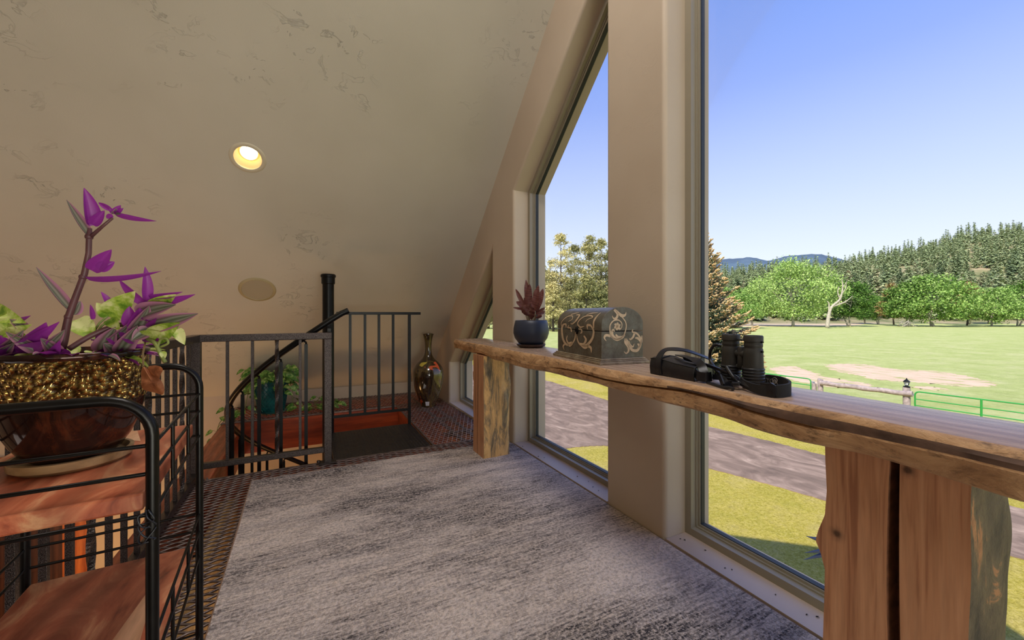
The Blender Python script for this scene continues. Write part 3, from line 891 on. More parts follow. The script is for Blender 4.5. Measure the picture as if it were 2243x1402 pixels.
def log_post(loc, X0, y0, y1, X1, prof, gy, gw, barkm, label, seed, ztop=0.752):
    """half log: sawn face on the X0 side with a split at gy, round on the others.  prof(z) widens the far edge"""
    th = thing('log_post', loc, label, 'post', None)
    rg_ = random.Random(seed); p_ = [rg_.uniform(0, 6) for _ in range(8)]
    NZ = 90; rings = []; zs = []
    for k in range(NZ+1):
        z = lerp(0.013, ztop, k/NZ); zs.append(z)
        dy = prof(z)
        w1 = 0.004*math.sin(9*z+p_[0])+0.003*math.sin(23*z+p_[1])
        gyz = gy+0.004*math.sin(6*z+p_[2]); gg = gw*(0.8+0.25*math.sin(5*z+p_[3]))
        ye = y1+dy; yn = y0+w1*0.5
        R_ = [(X0, ye-0.006, z), (X0, gyz+gg/2, z), (X0+0.035, gyz+gg*0.2, z), (X0+0.035, gyz-gg*0.2, z), (X0, gyz-gg/2, z), (X0, yn+0.006, z)]
        # round side
        cxm, cym = (X0+X1)/2, (y0+y1)/2
        n_ = 22
        P0 = Vector((X0+0.004, yn, 0)); P1 = Vector((X0+0.004, ye, 0))
        for j in range(n_+1):
            a = PI*1.5-0.18 - (PI+2*(-0.18))*0 - (j/n_)*(PI)
            u = j/n_
            # superellipse from near corner round the back to the far corner
            th_ = -PI/2*1.0+PI*u
            ex = 0.42
            cx_ = math.copysign(abs(math.cos(th_))**ex, math.cos(th_)); sy_ = math.copysign(abs(math.sin(th_))**0.42, math.sin(th_))
            bump_ = 0.006*math.sin(7*th_+8*z+p_[4])+0.005*math.sin(3*th_-13*z+p_[5])+0.003*math.sin(31*z+5*th_)
            x = X0+(X1-X0+bump_)*cx_; y = lerp(yn, ye, (sy_+1)/2)+bump_*0.5*(1 if sy_ > 0 else -1)*abs(cx_)**0.3
            if 0 < j < n_: R_.append((max(x, X0+0.004), y, z))
        rings.append(R_)
    m_ = MB(); ln = len(rings[0])
    def mf(i, k):
        if i < 0: return 0
        if k in (1, 2, 3): return 2
        if k in (0, 4): return 0
        return 1
    m_.loft(rings, mfun=mf)
    m_.build('log', [M['log_sawn_near'] if seed == 5 else M['log_sawn'], barkm, M['split']], th, smooth=38)
    return th
PZ = [0.0, 0.27, 0.38, 0.44, 0.475, 0.50, 0.53, 0.57, 0.63, 0.70, 0.76]
PD = [0.010, 0.008, 0.005, 0.004, 0.013, 0.024, 0.017, 0.004, 0.0, 0.003, 0.004]
log_post((1.22, 0.40, 0.013), 1.10, 0.272, 0.517, 1.372, lambda z: interp(z, PZ, PD), 0.386, 0.020, M['log_grey'], 'split log post in the right foreground holding up the near end of the shelf', 5)
log_post((1.22, 2.75, 0.013), 1.108, 2.645, 2.862, 1.335, lambda z: 0.004*math.sin(20*z)+(0.010 if 0.55 < z < 0.62 else 0), 2.765, 0.010, M['log_bark'], 'split log post with peeled golden sides holding the far end of the shelf', 9)

# ------------------------------------------------------------------ leaf maker
def leaf(mb, base, d, up, L, W, bend=0.6, fold=0.35, shape=0.45, wave_=0.0, mi=0, nu=6, nv=12, droop=1.0, tipcurl=0.0):
    """blade: starts at base in direction d, upper side towards up, bends down by 'bend' radians along its length"""
    d = Vector(d).normalized(); up = Vector(up); up = (up-d*up.dot(d))
    up = up.normalized() if up.length > 1e-5 else d.orthogonal().normalized()
    side = d.cross(up)
    # midrib
    P = Vector(base); D = d.copy(); U = up.copy(); mids = []
    for j in range(nv+1):
        mids.append((P.copy(), D.copy(), U.copy()))
        a = -(bend+tipcurl*(j/nv))/nv
        R = Matrix.Rotation(a, 3, side)
        D = (R @ D).normalized(); U = (R @ U).normalized(); P = P+D*(L/nv)
    if (mids[-1][1]).dot(up) > (mids[0][1]).dot(up) and bend > 0:
        # rotation sense wrong: rebuild
        P = Vector(base); D = d.copy(); U = up.copy(); mids = []
        for j in range(nv+1):
            mids.append((P.copy(), D.copy(), U.copy()))
            a = (bend+tipcurl*(j/nv))/nv
            R = Matrix.Rotation(a, 3, side); D = (R @ D).normalized(); U = (R @ U).normalized(); P = P+D*(L/nv)
    V = []; UV = []
    for j in range(nv+1):
        t_ = j/nv
        w = (t_**shape)*((1-t_)**(0.85 if shape < 0.6 else 0.7))
        mx_ = (shape/(shape+0.85))**shape*(0.85/(shape+0.85))**0.85
        w = W/2*w/mx_ if 0 < t_ < 1 else W*0.02
        p, D_, U_ = mids[j]
        for i in range(nu+1):
            s_ = 2*i/nu-1
            off = side*(s_*w*math.cos(fold*abs(s_)))+U_*(abs(s_)*w*math.sin(fold)+wave_*W*math.sin(t_*22+s_*2)*abs(s_))
            V.append(p+off); UV.append((i/nu, t_))
    Fs = [(j*(nu+1)+i, j*(nu+1)+i+1, (j+1)*(nu+1)+i+1, (j+1)*(nu+1)+i) for j in range(nv) for i in range(nu)]
    mb.add(V, Fs, mi, UV)
    return mids[-1][0]
def leafmat(name, build, rough=0.4, trans=0.25, tcol=None):
    t = NT(name); t.set(Roughness=rough)
    uvs = t.sep(t.tc.outputs['UV'])
    u = t.math('ABSOLUTE', t.math('SUBTRACT', t.math('MULTIPLY', uvs[0], 2.0), 1.0))
    geo = t.n.new('ShaderNodeNewGeometry')
    c = build(t, u, uvs, geo.outputs['Backfacing']); t.color(c)
    td = t.n.new('ShaderNodeBsdfTranslucent'); t.l.new(c if not isinstance(c, tuple) else t.b.inputs[0], td.inputs[0]) if not isinstance(c, tuple) else None
    mx = t.n.new('ShaderNodeMixShader'); mx.inputs[0].default_value = trans
    t.l.new(t.b.outputs[0], mx.inputs[1]); t.l.new(td.outputs[0], mx.inputs[2]); t.l.new(mx.outputs[0], t.out.inputs[0])
    return t.mat
def f_purple(t, u, uvs, bf):
    st = t.math('ADD', u, t.math('MULTIPLY', t.noise(18, 2, 0.5), 0.35))
    top = t.ramp(st, [(0.20, srgb(92, 98, 74)), (0.42, srgb(150, 146, 132)), (0.60, srgb(110, 96, 86)), (0.80, srgb(172, 118, 142)), (1.1 if False else 1.0, srgb(190, 130, 156))])
    und = t.ramp(t.wave(3.0, 1.0, 1, 1, vec=t.mapping((9, 0.2, 1), coord='UV')), [(0.0, srgb(132, 32, 134)), (1.0, srgb(170, 60, 168))])
    return t.mix(top, und, bf)
def f_violet(t, u, uvs, bf):
    w = t.wave(2.4, 0.6, 1, 1, vec=t.mapping((9, 0.2, 1), coord='UV'))
    return t.ramp(w, [(0.0, srgb(122, 28, 126)), (0.5, srgb(154, 46, 156)), (1.0, srgb(182, 74, 182))])
def f_pothos(t, u, uvs, bf):
    n_ = t.noise(38, 4, 0.6, vec=t.mapping((1, 1, 1)))
    return t.ramp(n_, [(0.36, srgb(104, 146, 40)), (0.48, srgb(176, 200, 76)), (0.60, srgb(232, 234, 160))])
def f_pothos_g(t, u, uvs, bf):
    n_ = t.noise(30, 4, 0.6)
    return t.ramp(n_, [(0.34, srgb(60, 110, 40)), (0.50, srgb(104, 152, 66)), (0.64, srgb(186, 204, 122))])
def f_cala(t, u, uvs, bf):
    w = t.wave(2.6, 1.6, 2, 1.0, vec=t.mapping((0.4, 3.2, 1), coord='UV'), dirn='Y')
    return t.ramp(w, [(0.25, srgb(58, 26, 36)), (0.55, srgb(100, 54, 52)), (0.9, srgb(158, 96, 78))])
def f_dry(t, u, uvs, bf):
    n_ = t.noise(40, 5, 0.7)
    return t.ramp(n_, [(0.3, srgb(120, 64, 34)), (0.7, srgb(190, 118, 72))])
M['leaf_striped'] = leafmat('striped_leaf', f_purple, 0.42)
M['leaf_violet'] = leafmat('violet_leaf', f_violet, 0.42)
M['leaf_pothos'] = leafmat('variegated_leaf', f_pothos, 0.38)
M['leaf_green'] = leafmat('green_vine_leaf', f_pothos_g, 0.38)
M['leaf_cala'] = leafmat('rattlesnake_leaf', f_cala, 0.5, 0.3)
M['leaf_dry'] = leafmat('dry_leaf', f_dry, 0.7)
M['stem_purple'] = simple('purple_stem', srgb(98, 60, 62), 0.45, nscale=30, namt=0.25)
M['stem_green'] = simple('green_stem', srgb(128, 136, 70), 0.5, nscale=30, namt=0.2)
M['stem_brown'] = simple('woody_stem', srgb(110, 86, 50), 0.6, nscale=30, namt=0.2)
M['soil'] = simple('potting_soil', srgb(44, 32, 26), 0.95, nscale=60, namt=0.5, bump=0.8, bscale=90)

# ------------------------------------------------------------------ small plant in dark pot on the shelf
pc = Vector((1.335, 2.36, ZS))
M['pot_navy'] = simple('matte_navy_glaze', srgb(44, 52, 72), 0.42, nscale=6, namt=0.12)
M['pot_brown'] = simple('brown_saucer', srgb(64, 46, 42), 0.4, nscale=9, namt=0.2)
th = thing('potted_plant', pc, 'small rattlesnake plant with wavy maroon leaves in a matte navy pot on the shelf', 'potted plant')
k_ = 0.94
m_ = MB(); m_.lathe([(0.0, 0.016), (0.062, 0.016), (0.086, 0.03), (0.110, 0.062), (0.121, 0.098), (0.120, 0.128), (0.114, 0.158), (0.108, 0.182), (0.105, 0.184), (0.101, 0.180), (0.106, 0.15), (0.0, 0.15)], 56, pc)
m_.build('pot', M['pot_navy'], th, smooth=50)
m_ = MB(); m_.lathe([(0.0, 0.0), (0.074, 0.0), (0.092, 0.010), (0.100, 0.022), (0.097, 0.024), (0.088, 0.015), (0.0, 0.012)], 48, pc); m_.build('saucer', M['pot_brown'], th, smooth=40)
m_ = MB(); m_.lathe([(0.0, 0.158), (0.06, 0.160), (0.104, 0.156)], 32, pc); m_.build('soil', M['soil'], th, smooth=True)
cr = Vector((CY, -SY, 0)); cf = Vector((SY, CY, 0)); cz = Vector((0, 0, 1))     # seen from the middle of the room
lm = MB(); st = MB()
def pl(cx_, cz_, dep=0.0): return pc+cr*cx_+cz*cz_+cf*dep
specs = [  # (x base, z base, x tip, z tip, width, depth of tip)
    (-0.035, 0.26, -0.112, 0.392, 0.034, 0.02), (-0.018, 0.25, -0.036, 0.462, 0.042, 0.05), (-0.020, 0.24, -0.014, 0.425, 0.058, -0.01),
    (0.020, 0.24, 0.043, 0.415, 0.056, -0.02), (0.035, 0.235, 0.082, 0.395, 0.052, 0.0), (-0.02, 0.245, -0.100, 0.305, 0.046, -0.03),
    (-0.045, 0.255, -0.118, 0.262, 0.020, -0.05), (-0.015, 0.215, -0.075, 0.27, 0.046, -0.06), (0.03, 0.225, 0.092, 0.262, 0.026, -0.03),
    (0.035, 0.222, 0.10, 0.238, 0.034, 0.03), (0.03, 0.20, 0.075, 0.212, 0.026, -0.05), (0.0, 0.19, 0.004, 0.27, 0.050, -0.07), (-0.008, 0.20, -0.045, 0.33, 0.036, 0.06), (0.008, 0.20, 0.012, 0.32, 0.034, 0.07), (-0.045, 0.185, -0.058, 0.168, 0.016, -0.05)]
rr = random.Random(3)
for (x0, z0, x1, z1, w, dep) in specs:
    a = pl(x0, z0, dep*0.25); b = pl(x1, z1, dep); L = (b-a).length*1.04
    st.tube(spline([pl(x0*0.35, 0.158, 0), pl(x0*0.8, lerp(0.158, z0, 0.6), dep*0.15), a], 5), 0.0022, 6)
    dd = (b-a).normalized()
    upv = -cf*1.0+cr*rr.uniform(-0.45, 0.45)+cz*0.1
    lb = MB(); leaf(lm, a, dd+cz*0.10, upv*-1 if rr.random() < 0.2 else upv, L, w*0.84, 0.22, 0.35, 0.65, 0.085, nu=6, nv=22)
st.tube([pl(0.088, 0.155, 0.0), pl(0.088, 0.275, 0.0)], 0.0016, 6)
lm.build('foliage', M['leaf_cala'], th, smooth=True)
st.build('stems', M['stem_brown'], th, smooth=True)

# ------------------------------------------------------------------ painted chest
cb0 = Vector((1.12, 1.372, 0)); cang = math.radians(7.0)
ey = Vector((math.sin(cang), math.cos(cang), 0)); ex = Vector((math.cos(cang), -math.sin(cang), 0))
LB, WB = 0.475, 0.262
def ch(a, b, z): return cb0+ex*a+ey*b+cz*(ZS+z)      # a into the depth of the shelf, b along it
cc = ch(WB/2, LB/2, 0)
th = thing('wooden_chest', cc, 'domed wooden chest painted with scrolls on the shelf', 'chest')
def chest_mat(name, dark, mid, lite):
    t = NT(name); t.set(Roughness=0.38)
    n1 = t.noise(22, 6, 0.7); n2 = t.noise(70, 4, 0.7)
    c = t.ramp(n1, [(0.3, dark), (0.5, mid), (0.72, lite)]); c = t.mix(c, t.ramp(n2, [(0.3, g(0.6)), (0.6, g(1))]), 0.6, 'MULTIPLY')
    t.color(c); t.bump(n2, 0.12, 0.001); return t.mat
M['chest'] = chest_mat('aged_chest_paint', srgb(74, 62, 50), srgb(98, 92, 80), srgb(112, 112, 104))
M['chest_base'] = chest_mat('chest_plinth', srgb(112, 96, 78), srgb(146, 130, 108), srgb(176, 162, 140))
M['scroll'] = simple('cream_scroll_paint', srgb(206, 180, 148), 0.5, nscale=40, namt=0.15)
IN = 0.021
def boxc(m_, a0, a1, b0, b1, z0, z1, mi=0):
    V = [ch(a, b, z) for z in (z0, z1) for (a, b) in ((a0, b0), (a1, b0), (a1, b1), (a0, b1))]
    m_.add(V, [(0, 3, 2, 1), (4, 5, 6, 7), (0, 1, 5, 4), (1, 2, 6, 5), (2, 3, 7, 6), (3, 0, 4, 7)], mi)
m_ = MB(); boxc(m_, IN, WB-IN, IN, LB-IN, 0.024, 0.146); m_.build('body', M['chest'], th, bevel=0.002)
m_ = MB(); boxc(m_, 0, WB, 0, LB, 0, 0.013); boxc(m_, 0.006, WB-0.006, 0.006, LB-0.006, 0.013, 0.019); boxc(m_, 0.012, WB-0.012, 0.012, LB-0.012, 0.019, 0.026)
m_.build('base_moulding', M['chest_base'], th, bevel=0.003)
sp0, ap = 0.178, 0.256
def arch(n_=26):
    w = WB-2*IN; pts = [(IN, 0.149), (IN, sp0)]
    for k in range(1, n_):
        a = PI-PI*k/n_; pts.append((WB/2+w/2*math.cos(a), sp0+(ap-sp0)*math.sin(a)))
    pts += [(WB-IN, sp0), (WB-IN, 0.149)]; return pts
A_ = arch(); m_ = MB(); n_ = len(A_)
V = [ch(a, IN, z) for a, z in A_]+[ch(a, LB-IN, z) for a, z in A_]
m_.add(V, [(i, (i+1) % n_, n_+(i+1) % n_, n_+i) for i in range(n_)]+[tuple(range(n_-1, -1, -1)), tuple(range(n_, 2*n_))])
m_.build('lid', M['chest'], th, smooth=40, bevel=0.0015)
# scroll strokes
def stroke(m_, pts, fn, w0, w1, wm=None, n_=9):
    P = spline([(p[0], p[1], 0) for p in pts], n_)
    m = len(P); prev = None; V = []
    for i, p in enumerate(P):
        d_ = (P[min(i+1, m-1)]-P[max(i-1, 0)]); d_ = d_.normalized() if d_.length > 1e-9 else Vector((1, 0, 0))
        nrm = Vector((-d_.y, d_.x, 0)); t_ = i/(m-1)
        w = lerp(w0, w1, t_) if wm is None else (lerp(w0, wm, t_*2) if t_ < 0.5 else lerp(wm, w1, t_*2-1))
        V.append(fn(*(p+nrm*w/2)[:2])); V.append(fn(*(p-nrm*w/2)[:2]))
    m_.add(V, [(2*i, 2*i+1, 2*i+3, 2*i+2) for i in range(m-1)])
endw = WB-2*IN
def f_end(u, v):   # u 0..1 across the near end, v metres up from base of body
    return ch(IN+u*endw, IN-0.0012, 0.024+v*(ap-0.024))
def f_front(u, v):  # u 0..1 from the far end to the near end of the long side; v 0..1
    z = 0.024+v*(ap-0.024); b = lerp(LB-IN, IN, u)
    if z <= sp0: return ch(IN-0.0012, b, z)
    s_ = min(1.0, (z-sp0)/(ap-sp0)); a = math.asin(s_)
    return ch(WB/2-(endw/2+0.0012)*math.cos(a), b, sp0+(ap-sp0+0.0012)*math.sin(a))
E = MB()
def ev(x, y): return ((x-1085)/905.0, (1205-y)/1080.0)
for pts, a, b, c in (
    ([(1350, 180), (1420, 270), (1400, 350), (1340, 365), (1305, 310)], 0.05, 0.012, 0.05),
    ([(1385, 190), (1450, 260), (1520, 310), (1590, 290), (1610, 230)], 0.03, 0.008, 0.07),
    ([(1525, 340), (1600, 450), (1605, 580), (1540, 740), (1400, 800), (1290, 740), (1260, 640), (1265, 500), (1340, 410), (1440, 400), (1510, 460), (1510, 550), (1460, 610)], 0.022, 0.014, 0.03),
    ([(1300, 620), (1310, 720), (1400, 800), (1500, 790)], 0.06, 0.03, 0.075), ([(1380, 700), (1440, 760), (1520, 760), (1580, 700)], 0.03, 0.03, 0.07),
    ([(1270, 730), (1180, 710), (1140, 760), (1180, 830)], 0.05, 0.008, 0.05), ([(1290, 640), (1330, 600), (1360, 640)], 0.03, 0.012, 0.04),
    ([(1760, 600), (1750, 650), (1850, 690), (1930, 800), (1930, 920), (1860, 1040), (1760, 1040), (1690, 970), (1640, 860), (1600, 800)], 0.02, 0.05, 0.06),
    ([(1600, 790), (1590, 870), (1650, 960), (1660, 1050), (1610, 1100), (1565, 1060)], 0.05, 0.01, 0.05), ([(1660, 850), (1700, 930), (1760, 965), (1790, 900)], 0.04, 0.01, 0.04),
    ([(1800, 670), (1760, 760), (1700, 810), (1680, 780)], 0.05, 0.008, 0.04), ([(1960, 730), (1950, 860), (1900, 980)], 0.02, 0.03, 0.05), ([(1810, 780), (1870, 790), (1920, 860)], 0.03, 0.02, 0.05), ([(1870, 900), (1890, 960), (1850, 1020)], 0.035, 0.01, 0.03)):
    stroke(E, [ev(*p) for p in pts], f_end, a, b, c)
for k in range(6):
    a = k*PI/3+0.3; x_, y_ = 1415+40*math.cos(a), 530-50*math.sin(a)
    stroke(E, [ev(1415, 530), ev(x_, y_), ev(1415+75*math.cos(a+0.2), 530-85*math.sin(a+0.2))], f_end, 0.03, 0.015, 0.06)
E.build('painted_scrolls', M['scroll'], th)
E = MB()
def fv(x, y): return ((x-197)/885.0, max(0.0, (lerp(1060, 1200, (x-197)/885.0)-y)/lerp(930, 1080, (x-197)/885.0)))
for pts, a, b, c in (
    ([(330, 480), (300, 580), (320, 760), (370, 880), (430, 920), (520, 900), (590, 790), (605, 620)], 0.05, 0.015, 0.06),
    ([(330, 480), (390, 480), (400, 550)], 0.03, 0.01, 0.05), ([(370, 900), (330, 960), (360, 1040)], 0.05, 0.008, 0.03), ([(430, 720), (410, 800), (450, 880), (530, 870)], 0.015, 0.05, 0.04),
    ([(460, 500), (440, 550), (500, 560), (520, 640)], 0.02, 0.03, 0.03), ([(430, 900), (480, 930), (540, 900)], 0.04, 0.03, 0.07),
    ([(900, 500), (950, 620), (930, 760), (870, 870), (790, 930), (690, 900), (640, 790), (620, 620)], 0.03, 0.015, 0.06),
    ([(900, 500), (840, 500), (840, 590)], 0.05, 0.01, 0.05), ([(840, 930), (900, 970), (910, 1070)], 0.07, 0.008, 0.05), ([(770, 720), (810, 800), (770, 890), (690, 880)], 0.03, 0.02, 0.05),
    ([(660, 580), (720, 590), (730, 650), (700, 670)], 0.03, 0.02, 0.03), ([(720, 930), (790, 960), (860, 930)], 0.04, 0.04, 0.09),
    ([(290, 520), (290, 440), (380, 320), (480, 300), (520, 370), (450, 420)], 0.012, 0.012, 0.022), ([(430, 270), (560, 230)], 0.02, 0.01, 0.02), ([(560, 280), (630, 290), (610, 400), (540, 470), (500, 460)], 0.02, 0.012, 0.04),
    ([(650, 510), (660, 420), (740, 320), (850, 300), (900, 340), (830, 380), (800, 430)], 0.02, 0.01, 0.025), ([(950, 560), (950, 420), (970, 300), (980, 240)], 0.03, 0.01, 0.04), ([(660, 490), (700, 540), (780, 520)], 0.03, 0.01, 0.04), ([(760, 280), (840, 250), (930, 240)], 0.01, 0.01, 0.02)):
    stroke(E, [fv(*p) for p in pts], f_front, a*0.9, b*0.9, c*0.9)
E.build('painted_scrolls', M['scroll'], th)
m_ = MB()
zc_ = ch(IN-0.004, LB*0.5, 0.148)
for (a, r_) in ((0, 0.010), (1, 0.007)):
    pts = [zc_+ey*(r_*1.2*math.cos(k*PI/8))+cz*(r_*1.3*math.sin(k*PI/8)-0.004*a)-ex*(0.003*a) for k in range(16)]
    m_.tube(pts, 0.0025, 6, closed=True)
m_.tube([zc_+cz*0.012, zc_-cz*0.022], 0.004, 8); m_.build('latch', M['black_metal'], th, smooth=True)

# ------------------------------------------------------------------ binoculars
M['rubber'] = simple('black_rubber_armour', srgb(44, 42, 38), 0.55, nscale=60, namt=0.15, bump=0.15, bscale=700)
M['rubber_rib'] = simple('ribbed_rubber', srgb(36, 38, 44), 0.35, nscale=40, namt=0.2)
M['nylon'] = simple('black_nylon', srgb(24, 25, 32), 0.36, nscale=60, namt=0.3, bump=0.2, bscale=400)
M['nylon_in'] = simple('black_neoprene', srgb(30, 29, 30), 0.8, nscale=50, namt=0.2)
bl = Vector(at(1601, 0, X=1.215)); bl = Vector((1.222, 0, 0)); 
def onshelf(px_, X): 
    dx, dy, dz = ray(px_, 700); t_ = X/dx; return Vector((X, dy*t_, ZS))
B1 = onshelf(1601, 1.192); B2 = onshelf(1650, 1.182)
th = thing('binoculars', (B1+B2)/2, 'black binoculars standing upright on the shelf', 'binoculars')
for Bc in (B1, B2):
    m_ = MB(); m_.lathe([(0.0, 0.0), (0.0285, 0.0), (0.0295, 0.004), (0.0295, 0.03), (0.0275, 0.06), (0.0262, 0.10), (0.0255, 0.118), (0.0240, 0.120), (0.0238, 0.124), (0.0250, 0.126), (0.0250, 0.133), (0.0238, 0.135), (0.0238, 0.139), (0.0262, 0.141), (0.0264, 0.156), (0.0240, 0.159), (0.018, 0.159), (0.016, 0.150), (0.0, 0.149)], 40, Bc)
    m_.build('barrel', M['rubber'], th, smooth=45)
    m_ = MB()
    for k in range(6): m_.lathe([(0.0288, 0.010+k*0.009), (0.0305, 0.012+k*0.009), (0.0305, 0.015+k*0.009), (0.0285, 0.017+k*0.009)], 40, Bc)
    m_.build('grip_ribs', M['rubber_rib'], th, smooth=45)
    ax = (B2-B1).normalized()
    e1 = Bc+(ax if Bc is B2 else -ax)*0.026
    for z_ in (0.140, 0.112):
        m_ = MB(); m_.tube([e1+cz*z_, e1+cz*z_+(ax if Bc is B2 else -ax)*0.006], 0.003, 8); m_.build('strap_lug', M['black_metal'], th)
m_ = MB(); mid_ = (B1+B2)/2
m_.lathe([(0, 0.055), (0.011, 0.056), (0.0125, 0.062), (0.0125, 0.118), (0.010, 0.122), (0.0, 0.122)], 24, mid_)
m_.tube([B1+cz*0.060, B2+cz*0.060], 0.010, 10, flat=1.0); m_.tube([B1+cz*0.100, B2+cz*0.100], 0.013, 10); m_.tube([B1+cz*0.143, B2+cz*0.143], 0.0028, 8)
m_.build('hinge_bridge', M['rubber'], th, smooth=45)

# ribbon helper: flat strap standing on edge or lying
def ribbon(mb, pts, w, th_=0.0035, up=None, tw=None, n_=8, mi=0):
    P = spline(pts, n_); m = len(P); V = []
    for i, p in enumerate(P):
        d_ = P[min(i+1, m-1)]-P[max(i-1, 0)]; d_ = d_.normalized() if d_.length > 1e-9 else Vector((1, 0, 0))
        t_ = i/(m-1); U = Vector(up or (0, 0, 1))
        if tw is not None: U = Vector([np.interp(t_, np.linspace(0, 1, len(tw)), [q_[c_] for q_ in tw]) for c_ in range(3)])
        U = (U-d_*U.dot(d_)); U = U.normalized() if U.length > 1e-4 else d_.orthogonal().normalized()
        N_ = d_.cross(U); ww = w if not isinstance(w, (list, tuple)) else float(np.interp(t_, np.linspace(0, 1, len(w)), w))
        for (a, b) in ((-1, -1), (-1, 1), (1, 1), (1, -1)):
            V.append(p+U*(a*ww/2)+N_*(b*th_/2))
    Fs = [(i*4+k, i*4+(k+1) % 4, (i+1)*4+(k+1) % 4, (i+1)*4+k) for i in range(m-1) for k in range(4)]
    Fs += [(3, 2, 1, 0), tuple((m-1)*4+k for k in range(4))]
    mb.add(V, Fs, mi)
# neck strap of the binoculars: padded loop standing on its edge to the right, with printed inside
def S(px_, X, z): 
    v_ = onshelf(px_, X); v_.z = ZS+z; return v_
m_ = MB()
loop = [S(1668, 1.222, 0.020), S(1684, 1.245, 0.020), S(1712, 1.235, 0.020), S(1729, 1.190, 0.019), S(1727, 1.150, 0.018), S(1703, 1.105, 0.017), S(1672, 1.095, 0.016), S(1650, 1.105, 0.016), S(1630, 1.128, 0.020), S(1624, 1.150, 0.026)]
ribbon(m_, loop, [0.034, 0.036, 0.036, 0.036, 0.034, 0.034, 0.028, 0.024, 0.022, 0.018], 0.006)
m_.build('padded_strap', M['nylon_in'], th, smooth=50)
m_ = MB()
ribbon(m_, [S(1668, 1.099, 0.019), S(1690, 1.095, 0.019), S(1700, 1.098, 0.019)], [0.030, 0.040, 0.026], 0.008)
ribbon(m_, [S(1668, 1.12, 0.012), S(1645, 1.112, 0.018), S(1622, 1.13, 0.022), S(1612, 1.16, 0.012)], 0.012, 0.004, tw=[(0, 0, 1), (0.5, 0, 0.7), (0, 0.5, 0.7)])
ribbon(m_, [S(1562, 1.16, 0.020), S(1580, 1.13, 0.026), S(1592, 1.12, 0.012), S(1604, 1.11, 0.005)], 0.018, 0.004, tw=[(0, 0, 1), (0.4, 0, 0.6), (0.2, 0.4, 0.5)])
ribbon(m_, [S(1577, 1.12, 0.030), S(1582, 1.105, 0.016), S(1584, 1.10, 0.008)], 0.022, 0.004)
m_.tube(spline([S(1612, 1.17, 0.028), S(1600, 1.14, 0.040), S(1570, 1.15, 0.050), S(1535, 1.17, 0.058), S(1500, 1.19, 0.064)], 6), 0.005, 8, flat=2.0)
m_.tube(spline([S(1582, 1.205, 0.118), S(1566, 1.20, 0.120), S(1557, 1.20, 0.100), S(1556, 1.20, 0.070), S(1566, 1.18, 0.045), S(1586, 1.14, 0.02)], 6), 0.0055, 8, flat=1.0)
m_.tube(spline([S(1550, 1.13, 0.004), S(1580, 1.10, 0.004), S(1600, 1.09, 0.008), S(1606, 1.085, 0.006)], 5), 0.005, 8)
m_.tube(spline([S(1592, 1.14, 0.06), S(1606, 1.125, 0.035), S(1618, 1.13, 0.02), S(1640, 1.12, 0.012)], 5), 0.006, 8)
m_.build('strap_webbing', M['nylon'], th, smooth=50)
m_ = MB(); m_.obox(S(1612, 1.115, 0.018), 0.016, 0.022, 0.010, Matrix.Rotation(0.5, 3, 'Z')); m_.build('strap_buckle', M['rubber_rib'], th, bevel=0.003)
M['print'] = simple('grey_print', srgb(168, 160, 152), 0.6, nscale=30)
# printing on the inner face of the loop
pa, pb = loop[1], loop[2]
fc = bpy.data.curves.new('strap_lettering', 'FONT'); fc.body = 'GYOX'; fc.size = 0.019; fc.extrude = 0.0002
fo_ = bpy.data.objects.new('strap_lettering', fc); COL.objects.link(fo_); fo_.parent = th
fc.materials.append(M['print'])
dirx = (S(1712, 1.235, 0)-S(1684, 1.245, 0)).normalized(); nx = Vector((-dirx.y, dirx.x, 0)); nx = nx if nx.dot(Vector((-1, -0.6, 0))) > 0 else -nx
RM = Matrix((dirx, cz, dirx.cross(cz))).transposed()
if dirx.cross(cz).dot(nx) < 0: RM = Matrix((-dirx, cz, (-dirx).cross(cz))).transposed()
fo_.matrix_world = Matrix.Translation(Vector((0, 0, 0)))
tm_ = bpy.data.meshes.new_from_object(fo_.evaluated_get(bpy.context.evaluated_depsgraph_get())); bpy.data.objects.remove(fo_)
fo_ = bpy.data.objects.new('strap_lettering', tm_); COL.objects.link(fo_); fo_.parent = th
if not tm_.materials: tm_.materials.append(M['print'])
fo_.rotation_euler = RM.to_euler(); fo_.location = S(1672, 1.236, 0.017)-wloc(th)+nx*0.004
m_ = MB(); cR = S(1700, 1.242, 0.024)+nx*0.005
m_.tube([cR+dirx*0.0085*math.cos(k*PI/10)+cz*0.0085*math.sin(k*PI/10) for k in range(20)], 0.0009, 6, closed=True)
m_.tube([cR+dirx*0.003*math.cos(k*PI/5)+cz*0.003*math.sin(k*PI/5) for k in range(10)], 0.0008, 6, closed=True)
m_.build('strap_emblem', M['print'], th)

# soft camera-style pouch
th = thing('soft_pouch', (1.19, 1.0, ZS), 'soft black nylon pouch with strap lying between the chest and the binoculars', 'pouch')
m_ = MB(); NYP = 16; rings = []
P00 = Vector((1.134, 1.100, 0)); P01 = Vector((1.126, 0.900, 0)); dW = Vector((0.118, 0.020, 0))
for k in range(NYP+1):
    v = k/NYP; p = P00.lerp(P01, v); h = lerp(0.062, 0.050, v)*(1+0.03*math.sin(9*v)); sq = 0.010*math.sin(5*v)
    if v in (0.0, 1.0): pass
    sec = [(0.0, 0.0), (-0.004, h*0.5), (0.004, h*0.93), (0.02, h), (0.06, h*1.03+0.003*math.sin(7*v)), (0.10, h*0.98), (0.118, h*0.9), (0.121, h*0.45), (0.116, 0.0)]
    rings.append([(p.x+a*dW.x/0.118, p.y+a*dW.y/0.118-0.0*a, ZS+b+sq*(0 if b < 0.01 else 0.3)) for a, b in sec])
m_.loft(rings); m_.build('pouch_body', M['nylon'], th, smooth=40, bevel=0.003)
m_ = MB()
